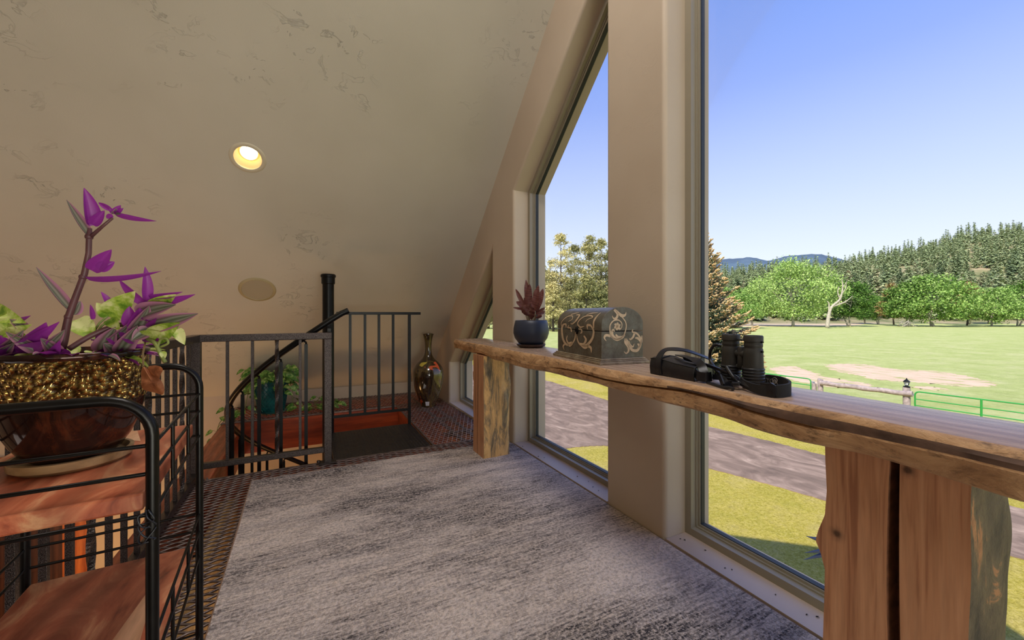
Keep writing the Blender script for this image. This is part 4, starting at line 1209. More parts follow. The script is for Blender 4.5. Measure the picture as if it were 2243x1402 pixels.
for k in (4, 16):
    m_.tube([Vector(p)+Vector((-0.002 if i < 4 else 0, 0, 0.001 if 2 < i < 7 else 0)) for i, p in enumerate(rings[k])], 0.0018, 6)
m_.tube([(r_[2][0], r_[2][1], r_[2][2]) for r_ in rings], 0.0016, 6)
m_.build('piping', M['nylon_in'], th, smooth=True)
m_ = MB()
ribbon(m_, [(1.130, 1.055, ZS+0.004), (1.127, 1.056, ZS+0.035), (1.135, 1.055, ZS+0.070), (1.160, 1.045, ZS+0.094), (1.195, 1.00, ZS+0.094), (1.215, 0.95, ZS+0.080), (1.22, 0.90, ZS+0.066)], [0.030, 0.030, 0.028, 0.026, 0.024, 0.022, 0.02], 0.003, tw=[(0, 1, 0), (0, 1, 0), (0.3, 1, 0.2), (0.7, 0.3, 0.3), (0.9, 0.2, 0.1), (0.9, 0.3, 0.1)])
ribbon(m_, [(1.215, 1.04, ZS+0.072), (1.19, 0.99, ZS+0.072), (1.17, 0.93, ZS+0.066), (1.145, 0.89, ZS+0.056), (1.13, 0.865, ZS+0.032)], 0.026, 0.003, tw=[(1, 0.2, 0), (0.9, 0.3, 0.1), (0.6, 0.4, 0.6), (0.5, 0.2, 0.7)])
ribbon(m_, [(1.13, 0.90, ZS+0.03), (1.122, 0.88, ZS+0.022), (1.130, 0.86, ZS+0.02), (1.15, 0.855, ZS+0.022)], 0.030, 0.003)
m_.build('pouch_strap', M['nylon'], th, smooth=50)
# ------------------------------------------------------------------ plant stand in the left foreground
def cart_wood(name, axis='X'):
    t = NT(name)
    v = t.mapping((1.0, 0.30, 1.0), (0, 0, 0.35)); n1 = t.noise(11, 5, 0.6, vec=v, dist=2.2); n2 = t.noise(120, 3, 0.6, vec=v)
    w = t.wave(5, 6, 3, 1.3, vec=t.mapping((1, 0.25, 1), (0, 0, 0.5)), dirn='X')
    c = t.ramp(n1, [(0.28, srgb(118, 50, 30)), (0.42, srgb(178, 88, 56)), (0.55, srgb(204, 116, 78)), (0.66, srgb(232, 166, 118)), (0.80, srgb(188, 98, 62))])
    c = t.mix(c, t.ramp(w, [(0, g(0.5)), (1, g(1))]), 0.65, 'MULTIPLY'); c = t.mix(c, t.ramp(n2, [(0.3, g(0.8)), (0.6, g(1))]), 0.5, 'MULTIPLY')
    t.color(c); t.set(Roughness=0.40); t.bump(n2, 0.06, 0.001); return t.mat
M['acacia'] = cart_wood('acacia_board')
M['sap'] = wood('sapwood_inlay', srgb(196, 140, 100), srgb(220, 166, 124), srgb(232, 184, 142), 1.0, 'Y', 0.4, 0.04)
c0 = Vector((-0.192, 0.700, 0)); cv = Vector((-0.0766, 0.997, 0)).normalized(); cu_ = Vector((-cv.y, cv.x, 0))
CW, CD = 0.262, 0.411
def cp(a, b, z): return c0+cu_*a+cv*b+cz*z     # a: 0 right .. CW left, b: 0 near .. CD far
th = thing('plant_stand', cp(CW/2, CD/2, 0), 'black wire plant stand with reddish wooden shelves in the left foreground', 'plant stand')
TR = 0.0073; ZT = 0.938
for b in (0, CD):
    pts = [cp(0, b, 0.0135), cp(0, b, 0.4), cp(0, b, ZT-0.05)]
    for k in range(1, 9):
        a = PI/2*k/8; pts.append(cp(0.05-0.05*math.cos(a), b, ZT-0.05+0.05*math.sin(a)))
    for k in range(0, 9):
        a = PI/2*k/8; pts.append(cp(CW-0.05+0.05*math.sin(a), b, ZT-0.05+0.05*math.cos(a)))
    pts += [cp(CW, b, 0.4), cp(CW, b, 0.001)]
    m_ = MB(); m_.tube(pts, TR, 14); m_.build('hoop_frame', M['stand_metal'], th, smooth=60)
for zs in (0.810, 0.542, 0.274):
    m_ = MB(); e_ = 0.010
    q_ = [(e_, e_-0.006), (CW-e_, e_-0.006), (CW-e_, CD-e_), (e_, CD-e_)]
    V = [cp(a, b, z) for z in (zs-0.024, zs) for a, b in q_]
    m_.add(V, [(0, 3, 2, 1), (4, 5, 6, 7), (0, 1, 5, 4), (1, 2, 6, 5), (2, 3, 7, 6), (3, 0, 4, 7)])
    bd = m_.build('shelf_board', M['acacia'], th, bevel=0.003)
    m_ = MB()
    if zs < 0.6:
        tri = [(0.03, 0.006), (0.10, 0.006), (0.075, 0.14), (0.050, 0.30)]
    else:
        tri = [(0.075, 0.30), (0.19, 0.395), (0.10, 0.395)]
    m_.add([cp(a, b, zs+0.0004) for a, b in tri]+[cp(a, b, zs-0.002) for a, b in tri], [tuple(range(len(tri))), tuple(range(2*len(tri)-1, len(tri)-1, -1))]+[(i, (i+1) % len(tri), len(tri)+(i+1) % len(tri), len(tri)+i) for i in range(len(tri))])
    m_.build('sapwood_grain', M['sap'], bd)
    WR = 0.0028
    for dz in (0.064, 0.026, -0.029):
        m_ = MB(); m_.tube([cp(0, 0, zs+dz), cp(CW, 0, zs+dz), cp(CW, CD, zs+dz), cp(0, CD, zs+dz)], WR, 8, closed=True)
        m_.build('wire_rail', M['stand_metal'], th, smooth=60)
    for b in (0.13, 0.27):
        for a in (0.0, CW):
            m_ = MB(); m_.tube([cp(a, b, zs-0.029), cp(a, b, zs+0.064)], WR, 8); m_.build('wire_strut', M['stand_metal'], th, smooth=60)
m_ = MB(); kx = cp(-0.001, -0.001, 0)
for s_ in range(3):
    pts = [cp(0.004+0.009*math.sin(k*1.3+s_*2)*(1 if k else 0.2), -0.008+0.003*math.cos(k*2+s_), 0.787-0.007*k+0.004*math.sin(k*2+s_)) for k in range(7)]
    m_.tube(spline(pts, 5), 0.0011, 6)
m_.build('twist_tie', M['nylon'], th, smooth=True)

# ------------------------------------------------------------------ big hammered pot and its trailing plants
pp = Vector((-0.345, 0.900, 0.810))
t = NT('hammered_glaze_reflection'); t.set(Roughness=0.16, Metallic=0.9)
vo = t.voro(120, t.mapping((1, 1, 1.0)), 'F1'); n1 = t.noise(22, 3, 0.6)
t.color(t.mix(t.ramp(vo, [(0.25, srgb(232, 196, 112)), (0.65, srgb(112, 80, 44))]), t.ramp(n1, [(0.35, g(0.55)), (0.6, g(1))]), 0.7, 'MULTIPLY'))  # yellow lawn reflections painted into the gold of the bronze band
t.bump(t.math('MULTIPLY', vo, -1.0), 0.9, 0.012); M['pot_reflection'] = t.mat
t = NT('dark_brown_glaze'); t.set(Roughness=0.08, Metallic=0.35)
n1 = t.noise(14, 6, 0.75, vec=t.mapping((1, 1, 0.5)), dist=1.0); t.color(t.ramp(n1, [(0.35, srgb(22, 15, 17)), (0.52, srgb(48, 26, 20)), (0.68, srgb(92, 46, 26)), (0.8, srgb(44, 34, 38))])); M['pot_brownglaze'] = t.mat
M['saucer_wood'] = wood('saucer_wood', srgb(140, 104, 66), srgb(182, 146, 100), srgb(204, 170, 124), 1.6, 'X', 0.45, 0.06)
th = thing('large_potted_plant', pp, 'purple trailing plant mixed with variegated vine in a hammered bronze pot on the plant stand', 'potted plant')
m_ = MB(); m_.lathe([(0.0, 0.012), (0.046, 0.012), (0.056, 0.020), (0.068, 0.040), (0.078, 0.064), (0.0845, 0.090), (0.0865, 0.102)], 72, pp)
m_.build('pot_base', M['pot_brownglaze'], th, smooth=60)
m_ = MB(); m_.lathe([(0.0865, 0.102), (0.0890, 0.106), (0.0900, 0.130), (0.0905, 0.160), (0.0900, 0.172)], 96, pp); m_.build('pot_band', M['pot_reflection'], th, smooth=60)
m_ = MB(); m_.lathe([(0.0900, 0.172), (0.0925, 0.175), (0.0925, 0.181), (0.0895, 0.183), (0.0860, 0.181), (0.0855, 0.150), (0.0, 0.150)], 72, pp); m_.build('pot_rim', M['pot_brownglaze'], th, smooth=60)
m_ = MB(); m_.lathe([(0.0, 0.0), (0.062, 0.0), (0.070, 0.006), (0.0715, 0.018), (0.066, 0.0185), (0.061, 0.010), (0.0, 0.009)], 64, pp); m_.build('saucer', M['saucer_wood'], th, smooth=40)
m_ = MB(); m_.lathe([(0.0, 0.168), (0.05, 0.170), (0.086, 0.165)], 40, pp); m_.build('soil', M['soil'], th, smooth=True)
def tp(x, y, t_): 
    d_ = ray(x, y); return Vector((d_[0]*t_, d_[1]*t_, H+d_[2]*t_))
LS = MB(); LV = MB(); LP = MB(); LD = MB(); SP = MB(); SG = MB()
def lf(mb, x0, y0, x1, y1, w, t0=0.62, t1=0.62, facing=1.0, bend=0.35, fold=0.45, shape=0.42, side=0.0, nu=8, nv=16, wave_=0.0):
    a = tp(x0, y0, t0); b = tp(x1, y1, t1); L = (b-a).length*1.03; tm = (t0+t1)/2
    W = w/872*tm
    vd = -(a+b).normalized()*0
    view = Vector((0, 0, H))-(a+b)/2; view.normalize()
    d_ = (b-a).normalized(); up = (view*facing+d_.cross(view)*side)
    up = (up-d_*up.dot(d_)).normalized()
    # start slightly up so the bent blade ends at the tip
    dd = (d_+up*bend*0.5).normalized()
    return leaf(mb, a, dd, up, L, W, bend, fold, shape, wave_, nu=nu, nv=nv)
T0 = 0.62
stemP = [(128, 792), (140, 745), (150, 695), (166, 650), (185, 600), (194, 555), (195, 518), (197, 500)]
SP.tube([tp(x, y, T0) for x, y in stemP], [0.0056, 0.0052, 0.0046, 0.0042, 0.0040, 0.0036, 0.0036, 0.0026], 12)
for x, y in ((150, 695), (182, 608), (195, 520)): SP.lathe([(0.0, -0.004), (0.0046, -0.002), (0.0052, 0.001), (0.0044, 0.004), (0, 0.005)], 12, tp(x, y, T0))
SP.tube([tp(197, 520, T0), tp(222, 498, T0), tp(246, 478, T0)], [0.0028, 0.0022, 0.0018], 8)
lf(LS, 196, 520, 146, 440, 27, T0, T0-0.01, facing=0.9, side=0.55, bend=-0.35, fold=0.8)
lf(LV, 196, 495, 184, 414, 44, T0, T0-0.01, facing=1, side=0.6, fold=0.8, shape=0.35, bend=0.1)
lf(LV, 202, 492, 228, 462, 26, T0, T0, fold=0.7)
lf(LV, 250, 466, 340, 484, 16, T0, T0, bend=0.25, fold=0.6, facing=0.8, side=0.5)
lf(LV, 246, 462, 216, 444, 12, T0, T0); lf(LV, 248, 468, 264, 450, 14, T0, T0); lf(LV, 246, 470, 234, 478, 12, T0, T0)
for k in range(7): lf(LS if k % 2 else LV, 248+k, 468, 240+5*k, 456+6*(k % 3), 9, T0, T0-0.005, bend=0.1, nu=4, nv=6)
lf(LV, 186, 606, 348, 595, 24, T0, T0-0.015, bend=0.25, fold=0.85, facing=0.75, side=0.7)
lf(LV, 200, 592, 243, 548, 36, T0, T0, fold=0.6, bend=0.3); lf(LV, 215, 590, 250, 574, 24, T0, T0+0.01)
lf(LS, 156, 684, 80, 588, 30, T0, T0-0.015, facing=0.9, side=0.55, bend=-0.3, fold=0.8)
lf(LS, 160, 690, 176, 660, 24, T0+0.01, T0+0.02)
T1 = 0.66
SP.tube(spline([tp(150, 765, 0.62), tp(200, 735, 0.64), tp(260, 712, 0.66), tp(300, 716, 0.66)], 6), 0.0040, 10)
SP.tube(spline([tp(230, 760, 0.65), tp(285, 730, 0.66), tp(318, 690, 0.66), tp(322, 658, 0.66)], 6), 0.0030, 10)
for a in ((320, 660, 318, 586, 24, 0.4), (318, 664, 424, 646, 26, 0.5), (326, 650, 398, 640, 14, 0.3), (322, 668, 262, 614, 22, -0.6), (246, 680, 222, 640, 18, 0.5), (300, 722, 306, 676, 46, 0.2), (292, 716, 284, 672, 34, -0.4), (340, 700, 306, 692, 34, 0.6), (330, 716, 362, 690, 30, 0.3), (272, 752, 232, 732, 34, 0.2), (300, 750, 262, 724, 44, 0.5), (235, 730, 200, 745, 26, 0.5), (203, 700, 198, 668, 11, 0.3), (316, 738, 352, 746, 22, 0.1)):
    lf(LV, *a[:5], T1, T1-0.01, side=a[5], fold=0.55)
for a in ((328, 712, 430, 688, 42, 0.1), (300, 690, 382, 668, 44, -0.3), (290, 728, 326, 672, 40, 0.4), (262, 770, 300, 715, 40, 0.2), (225, 772, 252, 718, 46, -0.2), (238, 750, 296, 700, 30, 0.5), (330, 722, 290, 745, 34, 0.3), (258, 776, 228, 752, 34, 0.1)):
    lf(LS, *a[:5], T1, T1-0.015, side=a[5], fold=0.5)
for a in ((236, 692, 294, 640, 48), (238, 692, 212, 664, 26), (330, 676, 384, 646, 34), (332, 740, 392, 708, 44), (238, 700, 262, 722, 24), (386, 722, 404, 754, 24), (168, 700, 206, 742, 44), (310, 742, 352, 728, 34)):
    lf(LP, *a[:5], T1+0.0, T1-0.015, fold=0.3, shape=0.36, bend=0.2)
for (x0, y0, x1, y1) in ((200, 735, 236, 692), (205, 740, 240, 700), (310, 715, 332, 678), (322, 730, 388, 722)):
    SG.tube([tp(x0, y0, T1), tp((x0+x1)/2, (y0+y1)/2-6, T1+0.005), tp(x1, y1, T1+0.01)], 0.0017, 8)
# left part
for a in ((16, 776, 126, 708, 36, 0.3), (50, 772, 104, 748, 44, 0.1), (62, 748, 100, 708, 44, 0.4), (42, 702, 66, 692, 12, 0), (20, 780, 2, 736, 34, 0.2), (96, 790, 130, 748, 30, 0.4)):
    lf(LV, *a[:5], 0.60, 0.58, side=a[5], fold=0.55)
for a in ((112, 778, 14, 728, 30, -0.5), (8, 764, 50, 725, 30, 0.3), (0, 770, 30, 752, 30, 0.4), (100, 760, 140, 724, 30, 0.3), (50, 720, 22, 700, 26, 0.3), (124, 776, 90, 742, 34, 0.2), (10, 790, -20, 740, 40, 0.2)):
    lf(LS, *a[:5], 0.60, 0.575, side=a[5], fold=0.55)
for a in ((-20, 682, 52, 706, 44), (24, 728, 66, 712, 24), (6, 722, 58, 738, 34), (-10, 720, 14, 690, 30)):
    lf(LP, *a[:5], 0.60, 0.58, fold=0.3, shape=0.33, bend=0.6)
rr = random.Random(17)
for k in range(46):        # leaves around the whole rim
    a = rr.uniform(0, 2*PI); r0 = rr.uniform(0.02, 0.075)
    b0 = pp+Vector((r0*math.cos(a), r0*math.sin(a), 0.172)); el = rr.uniform(0.05, 0.75)
    d_ = Vector((math.cos(a)*math.cos(el), math.sin(a)*math.cos(el), math.sin(el)))
    leaf(rr.choice((LV, LS, LS, LP)), b0, d_, cz, rr.uniform(0.04, 0.065), rr.uniform(0.014, 0.022), 0.7, 0.45, 0.42, nu=6, nv=10)
SG.tube(spline([tp(322, 742, 0.655), tp(340, 752, 0.64), tp(352, 776, 0.64), tp(362, 794, 0.64)], 5), [0.0030]*16, 8)
SG.tube(spline([tp(345, 762, 0.64), tp(352, 744, 0.64), tp(364, 742, 0.64), tp(368, 752, 0.64), tp(352, 760, 0.64)], 5), 0.0018, 8)
lf(LP, 356, 770, 360, 786, 14, 0.64, 0.64)
# withered leaf hanging over the rim
def dry(mb, pts, cx_, cy_, t_, seed):
    r_ = random.Random(seed); P = [tp(x, y, t_+r_.uniform(-0.012, 0.012)) for x, y in pts]
    c_ = tp(cx_, cy_, t_-0.012); V = [c_]+P; UV = [(0.5, 0.5)]+[(r_.random(), r_.random()) for _ in P]
    n_ = len(P); mb.add(V, [(0, i+1, (i+1) % n_+1) for i in range(n_)], 0, UV)
dry(LD, [(313, 800), (322, 808), (340, 822), (352, 830), (362, 850), (358, 868), (346, 862), (330, 858), (308, 854), (310, 834), (308, 815)], 334, 838, 0.60, 1)
dry(LD, [(318, 806), (330, 800), (350, 800), (360, 810), (350, 820), (352, 832), (334, 822)], 340, 812, 0.60, 2)
LD2 = MB(); LD2.tube([tp(318, 750, 0.65), tp(313, 775, 0.60), tp(314, 802, 0.60)], 0.0014, 6); LD2.build('withered_stem', M['stem_brown'], th)
for nm, mb_, mt in (('striped_leaves', LS, 'leaf_striped'), ('violet_leaves', LV, 'leaf_violet'), ('variegated_leaves', LP, 'leaf_pothos')): mb_.build(nm, M[mt], th, smooth=True)
LD.build('withered_leaf', M['leaf_dry'], th, subsurf=2)
SP.build('purple_stems', M['stem_purple'], th, smooth=True); SG.build('vine_stems', M['stem_green'], th, smooth=True)

# ------------------------------------------------------------------ teal pot with vine on the far walkway
tc_ = Vector((-0.385, 5.02, 0.0))
t = NT('teal_glaze'); t.set(Roughness=0.18)
t.color(t.ramp(t.noise(12, 4, 0.6), [(0.3, srgb(14, 62, 66)), (0.7, srgb(34, 110, 108))])); M['teal'] = t.mat
th = thing('potted_vine', tc_, 'trailing green vine in a big teal scale-patterned pot on the far walkway', 'potted plant')
m_ = MB()
def potr(z): return interp(z, [0.02, 0.06, 0.2, 0.33, 0.36, 0.38], [0.118, 0.126, 0.148, 0.158, 0.163, 0.163])
m_.lathe([(0.0, 0.02)]+[(potr(z), z) for z in (0.02, 0.06, 0.12, 0.2, 0.27, 0.33, 0.345)]+[(0.166, 0.35), (0.168, 0.375), (0.160, 0.38), (0.150, 0.37), (0.15, 0.33), (0, 0.33)], 64, tc_)
m_.build('pot', M['teal'], th, smooth=40)
m_ = MB(); nsc = 26
for r_i in range(13):
    z0 = 0.035+r_i*0.024
    for k in range(nsc):
        a = 2*PI*(k+0.5*(r_i % 2))/nsc; pts = []
        for j in range(7):
            b = PI*j/6; aa = a+math.cos(b)*PI/nsc*0.92; zz = z0+0.024-0.030*math.sin(b)*0.9
            rr_ = potr(max(0.02, zz))+0.0035
            pts.append((tc_.x+rr_*math.cos(aa), tc_.y+rr_*math.sin(aa), zz))
        m_.tube(pts, 0.0028, 5, caps=False)
m_.build('scale_relief', M['teal'], th, smooth=True)
m_ = MB(); m_.lathe([(0, 0), (0.14, 0), (0.165, 0.012), (0.176, 0.032), (0.168, 0.034), (0.15, 0.02), (0, 0.018)], 56, tc_); m_.build('saucer', M['teal'], th, smooth=40)
m_ = MB(); m_.lathe([(0.0, 0.36), (0.152, 0.355)], 32, tc_); m_.build('soil', M['soil'], th)
LG = MB(); SGr = MB(); rr = random.Random(8)
def heart(mb, p, d_, up, L): leaf(mb, p, d_, up, L, L*0.66, 0.5, 0.25, 0.30, nu=4, nv=8)
for k in range(170):
    a = rr.uniform(0, 2*PI); r0 = rr.uniform(0.03, 0.145)
    b0 = tc_+Vector((r0*math.cos(a), r0*math.sin(a), 0.36)); reach = rr.uniform(0.05, 0.12); up_ = rr.uniform(-0.10, 0.12)
    tip = b0+Vector((math.cos(a)*reach, math.sin(a)*reach, up_ + (0.02 if up_ > 0 else 0)))
    if r0 < 0.10: tip.z = max(tip.z, 0.40)
    if r0 >= 0.10 and up_ < 0: tip = tc_+Vector((math.cos(a)*0.20, math.sin(a)*0.20, 0.37+up_*1.5))
    lim = ceil_z(tip.y)-0.10
    tip.y = min(tip.y, 5.30)
    if tip.z > ceil_z(tip.y)-0.10: tip.z = ceil_z(tip.y)-0.10
    SGr.tube(spline([b0, (b0+tip)/2+cz*0.03, tip], 4), 0.002, 5)
    d_ = Vector((math.cos(a)+rr.uniform(-.5, .5), math.sin(a)+rr.uniform(-.5, .5), rr.uniform(-1.0, 0.0))).normalized()
    heart(LG, tip, d_, (Vector((0, 0, 1))-Vector((SY, CY, 0))*0.8).normalized(), rr.uniform(0.075, 0.11))
def vine(pts, n_l, size, seed):
    r_ = random.Random(seed); P = spline(pts, 8); SGr.tube(P, 0.0028, 6)
    for k in range(n_l):
        p = P[int(r_.uniform(0.05, 1)*(len(P)-1))]
        a = r_.uniform(0, 2*PI); d_ = Vector((math.cos(a), math.sin(a)*0.6, r_.uniform(0.1, 0.9))).normalized()
        q_ = p+d_*0.035; SGr.tube([p, q_], 0.0018, 5)
        heart(LG, q_, (d_+Vector((0, -0.3, -0.8))).normalized(), (Vector((0, 0, 1))-Vector((SY, CY, 0))*0.9).normalized(), size*r_.uniform(0.8, 1.2))
vine([tc_+Vector((0.13, -0.03, 0.36)), tc_+Vector((0.20, -0.05, 0.30)), tc_+Vector((0.20, -0.06, 0.12)), tc_+Vector((0.26, -0.10, 0.04)), (0.0, 4.86, 0.03), (0.12, 4.84, 0.05), (0.24, 4.80, 0.06)], 20, 0.075, 2)
vine([(0.0, 4.84, 0.02), (0.06, 4.82, 0.12), (0.08, 4.80, 0.16)], 6, 0.085, 3); vine([(0.14, 4.84, 0.03), (0.22, 4.80, 0.09), (0.27, 4.79, 0.04)], 8, 0.08, 4)
vine([tc_+Vector((-0.13, -0.03, 0.36)), tc_+Vector((-0.20, -0.04, 0.26)), tc_+Vector((-0.24, -0.08, 0.06)), (-0.70, 4.9, 0.03), (-0.80, 4.86, 0.0), (-0.84, 4.84, -0.12), (-0.85, 4.84, -0.24)], 22, 0.08, 5)
vine([(-0.62, 4.92, 0.03), (-0.72, 4.85, 0.08), (-0.78, 4.80, 0.12)], 7, 0.085, 6)
LG.build('leaves', M['leaf_green'], th, smooth=True); SGr.build('vines', M['stem_green'], th, smooth=True)

# ------------------------------------------------------------------ tall vase
d_ = ray(938, 700); vc = Vector((d_[0]*4.60, d_[1]*4.60, 0.0))
t = NT('streaked_vase_glaze'); t.set(Roughness=0.10)
t.b.inputs['Coat Weight'].default_value = 0.6
n1 = t.noise(10, 6, 0.7, vec=t.mapping((1, 1, 0.28)), dist=1.4)
c = t.ramp(n1, [(0.30, srgb(24, 18, 12)), (0.46, srgb(46, 32, 20)), (0.58, srgb(92, 76, 40)), (0.66, srgb(66, 40, 26)), (0.8, srgb(40, 32, 20))])
n3 = t.noise(6.5, 2, 0.4, vec=t.mapping((1.3, 1.3, 0.55), (0.35, 0.3, 0.2), loc=(0.4, 0.1, 0.35)), dist=0.4)
c = t.mix(c, srgb(206, 88, 52), t.ramp(n3, [(0.640, g(0)), (0.655, g(1))]))
n4 = t.noise(6.0, 2, 0.4, vec=t.mapping((1.2, 1.2, 0.7), (0.1, 0.5, 0.1), loc=(2.4, 1.1, 0.9)))
c = t.mix(c, srgb(196, 176, 70), t.ramp(n4, [(0.70, g(0)), (0.71, g(1))]))
t.color(c); M['vase'] = t.mat
th = thing('floor_vase', vc, 'tall glossy brown floor vase with orange streaks in the corner on the mesh', 'vase')
m_ = MB()
vr = spline([(0.078, 0.0, 0), (0.088, 0.03, 0), (0.125, 0.12, 0), (0.160, 0.225, 0), (0.176, 0.345, 0), (0.168, 0.42, 0), (0.128, 0.49, 0), (0.072, 0.545, 0), (0.043, 0.60, 0), (0.036, 0.665, 0), (0.041, 0.74, 0), (0.056, 0.81, 0), (0.062, 0.826, 0), (0.060, 0.834, 0)], 5)
prof = [(p.x, p.y) for p in vr]+[(0.050, 0.828), (0.034, 0.74), (0.028, 0.66), (0.0, 0.60)]
m_.lathe([(0.0, 0.0)]+prof, 64, vc); m_.build('body', M['vase'], th, smooth=60)
# paper sticker near the foot
M['paper'] = simple('white_paper', srgb(214, 216, 226), 0.6, nscale=20); M['ink'] = simple('dark_ink', srgb(50, 52, 70), 0.6)
vd = Vector((-d_[0], -d_[1], 0)).normalized(); sd = Vector((-vd.y, vd.x, 0))
def vs_(a, z): 
    r_ = interp(z, [0.0, 0.03, 0.12], [0.078, 0.088, 0.125])+0.0015
    dd = (vd*math.cos(a)+sd*math.sin(a)); return vc+dd*r_+cz*z
m_ = MB(); sg = -1
m_.grid(lambda u, v: vs_(sg*0.10+(u-0.5)*0.42, 0.020+0.05*v), 4, 3); m_.has_uv = False
m_.build('price_sticker', M['paper'], th, fixn=False)

# ------------------------------------------------------------------ dead flies on the sills
M['fly'] = simple('fly_body', srgb(26, 20, 20), 0.6, nscale=50)
def fly_at(p, a, s_):
    return p, a, s_
m_ = MB(); fl = thing('dead_fly', (0, 0, 0), 'tiny dead fly lying on a window sill', 'insect', 'dead flies on the sills')
m_.tube([(-0.004, 0, 0.002), (-0.001, 0, 0.0028), (0.002, 0, 0.0026), (0.004, 0, 0.002)], [0.0008, 0.0022, 0.002, 0.0012], 8); m_.build('body', M['fly'], fl, smooth=True)
m_ = MB(); m_.add([(0, 0.001, 0.004), (-0.005, 0.005, 0.003), (-0.006, 0.002, 0.003)], [(0, 1, 2)]); m_.add([(0, -0.001, 0.004), (-0.005, -0.005, 0.003), (-0.006, -0.002, 0.003)], [(0, 2, 1)]); m_.build('wing', M['nylon_in'], fl, fixn=False)
spots = [(1176, 1001), (1192, 1003), (1265, 1044), (1289, 1055), (1299, 1067), (1311, 1075), (1490, 1181), (1500, 1183.5), (1545, 1206), (1588, 1245), (1699, 1303), (1767, 1347), (1790, 1352), (1145, 978), (1603, 1248)]
rr = random.Random(2)
for k, (x, y) in enumerate(spots):
    o = fl if k == 0 else copy_tree(fl)
    p = at(x, y, Z=0.016); o.location = (min(max(p[0], XW+0.02), XF-0.012), p[1], 0.0155); o.rotation_euler = (0, 0, rr.uniform(0, 6))
    s_ = rr.uniform(0.7, 1.05); o.scale = (s_, s_, s_)
# ================================================================== outside
def gp(x, y, z=None): return at(x, y, Z=ZG if z is None else z)
# ground materials
t = NT('lawn_grass'); t.set(Roughness=0.9); t.b.inputs['Specular IOR Level'].default_value = 0.1
a = t.noise(26, 5, 0.85, vec=t.mapping((1, 1, 1))); b = t.noise(0.9, 5, 0.65); c_ = t.noise(9, 4, 0.75)
c = t.ramp(a, [(0.34, srgb(100, 94, 26)), (0.45, srgb(174, 158, 52)), (0.54, srgb(212, 192, 98)), (0.66, srgb(230, 208, 148))])
c = t.mix(c, t.ramp(b, [(0.35, srgb(176, 168, 64)), (0.5, srgb(208, 188, 90)), (0.68, srgb(220, 196, 136))]), 0.42)
c = t.mix(c, t.ramp(c_, [(0.35, g(0.72)), (0.6, g(1.0))]), 0.6, 'MULTIPLY'); t.color(c); t.bump(t.math('ADD', a, c_), 0.8, 0.05); M['lawn'] = t.mat
t = NT('field_grass'); t.set(Roughness=0.95); t.b.inputs['Specular IOR Level'].default_value = 0.05
a = t.noise(0.45, 6, 0.75, vec=t.mapping((1, 1, 1), (0, 0, 0.5))); b = t.noise(2.6, 8, 0.85); b2 = t.noise(0.06, 4, 0.6)
c = t.ramp(a, [(0.30, srgb(168, 178, 106)), (0.50, srgb(184, 190, 122)), (0.72, srgb(204, 200, 148))])
c = t.mix(c, t.ramp(b, [(0.34, g(0.66)), (0.56, g(1.0))]), 0.7, 'MULTIPLY')
t.color(c); t.bump(b, 0.6, 0.15); M['field'] = t.mat
t = NT('asphalt'); t.set(Roughness=0.85)
a = t.noise(1.1, 5, 0.62, vec=t.mapping((1.6, 0.8, 1), (0, 0, 0.6)), dist=1.2); b = t.noise(70, 3, 0.8); d2 = t.noise(6, 4, 0.6)
c = t.ramp(a, [(0.30, srgb(108, 88, 74)), (0.48, srgb(136, 112, 96)), (0.62, srgb(164, 138, 120)), (0.74, srgb(196, 170, 150))])
c = t.mix(c, t.ramp(b, [(0.35, g(0.74)), (0.6, g(1))]), 0.7, 'MULTIPLY'); c = t.mix(c, t.ramp(d2, [(0.3, g(0.86)), (0.7, g(1))]), 0.6, 'MULTIPLY'); t.color(c); t.bump(b, 0.4, 0.01); M['asphalt'] = t.mat
t = NT('dry_dirt'); t.set(Roughness=0.95)
a = t.noise(0.9, 6, 0.72, vec=t.mapping((1.6, 0.7, 1), (0, 0, -0.45))); b = t.noise(4, 5, 0.8)
c = t.ramp(a, [(0.40, srgb(214, 188, 160)), (0.55, srgb(206, 176, 148)), (0.60, srgb(164, 166, 96)), (0.75, srgb(140, 152, 76))])
c = t.mix(c, t.ramp(b, [(0.3, g(0.8)), (0.6, g(1))]), 0.6, 'MULTIPLY'); t.color(c); M['dirt'] = t.mat
def slab(name, poly, z, mat, label):
    mb = MB(); holed(mb, [(p[0], p[1]) for p in poly], [], lambda a, b: (a, b, z))
    n_ = len(poly); 
    for i in range(n_):
        a, b = poly[i], poly[(i+1) % n_]
        mb.add([(a[0], a[1], z), (b[0], b[1], z), (b[0], b[1], z-0.12), (a[0], a[1], z-0.12)], [(0, 1, 2, 3)])
    return tag(mb.build(name, mat, fixn=False), label, None, None, 'structure')
# field: large disc, lawn on top near the house
mb = MB(); n_ = 64
mb.add([(0, 0, ZG-0.02)]+[(2600*math.cos(2*PI*k/n_), 2600*math.sin(2*PI*k/n_), ZG-0.02) for k in range(n_)], [(0, k+1, (k+1) % n_+1) for k in range(n_)])
tag(mb.build('field', M['field'], fixn=False), 'pale green hay field reaching to the far trees', None, None, 'structure')
fg0 = Vector(gp(1797, 870)); 
def fence_pt(x, y, z): return Vector(at(x, y, Z=z))
GA = fence_pt(2000, 857, -1.70); GB = fence_pt(2243, 886, -1.70); dirf = (GB-GA); dirf.z = 0; dirf.normalize()
def fline(s_, z): p = GA+dirf*s_; return Vector((p.x, p.y, z))
LW = [fline(-60, 0), fline(40, 0)]
lawn = [(LW[0].x, LW[0].y), (LW[1].x, LW[1].y), (LW[1].x, LW[1].y-40), (1.0, -50), (1.0, 60), (LW[0].x-20, LW[0].y+20)]
slab('lawn', lawn, ZG, M['lawn'], 'sunlit yellow-green lawn beside the house')
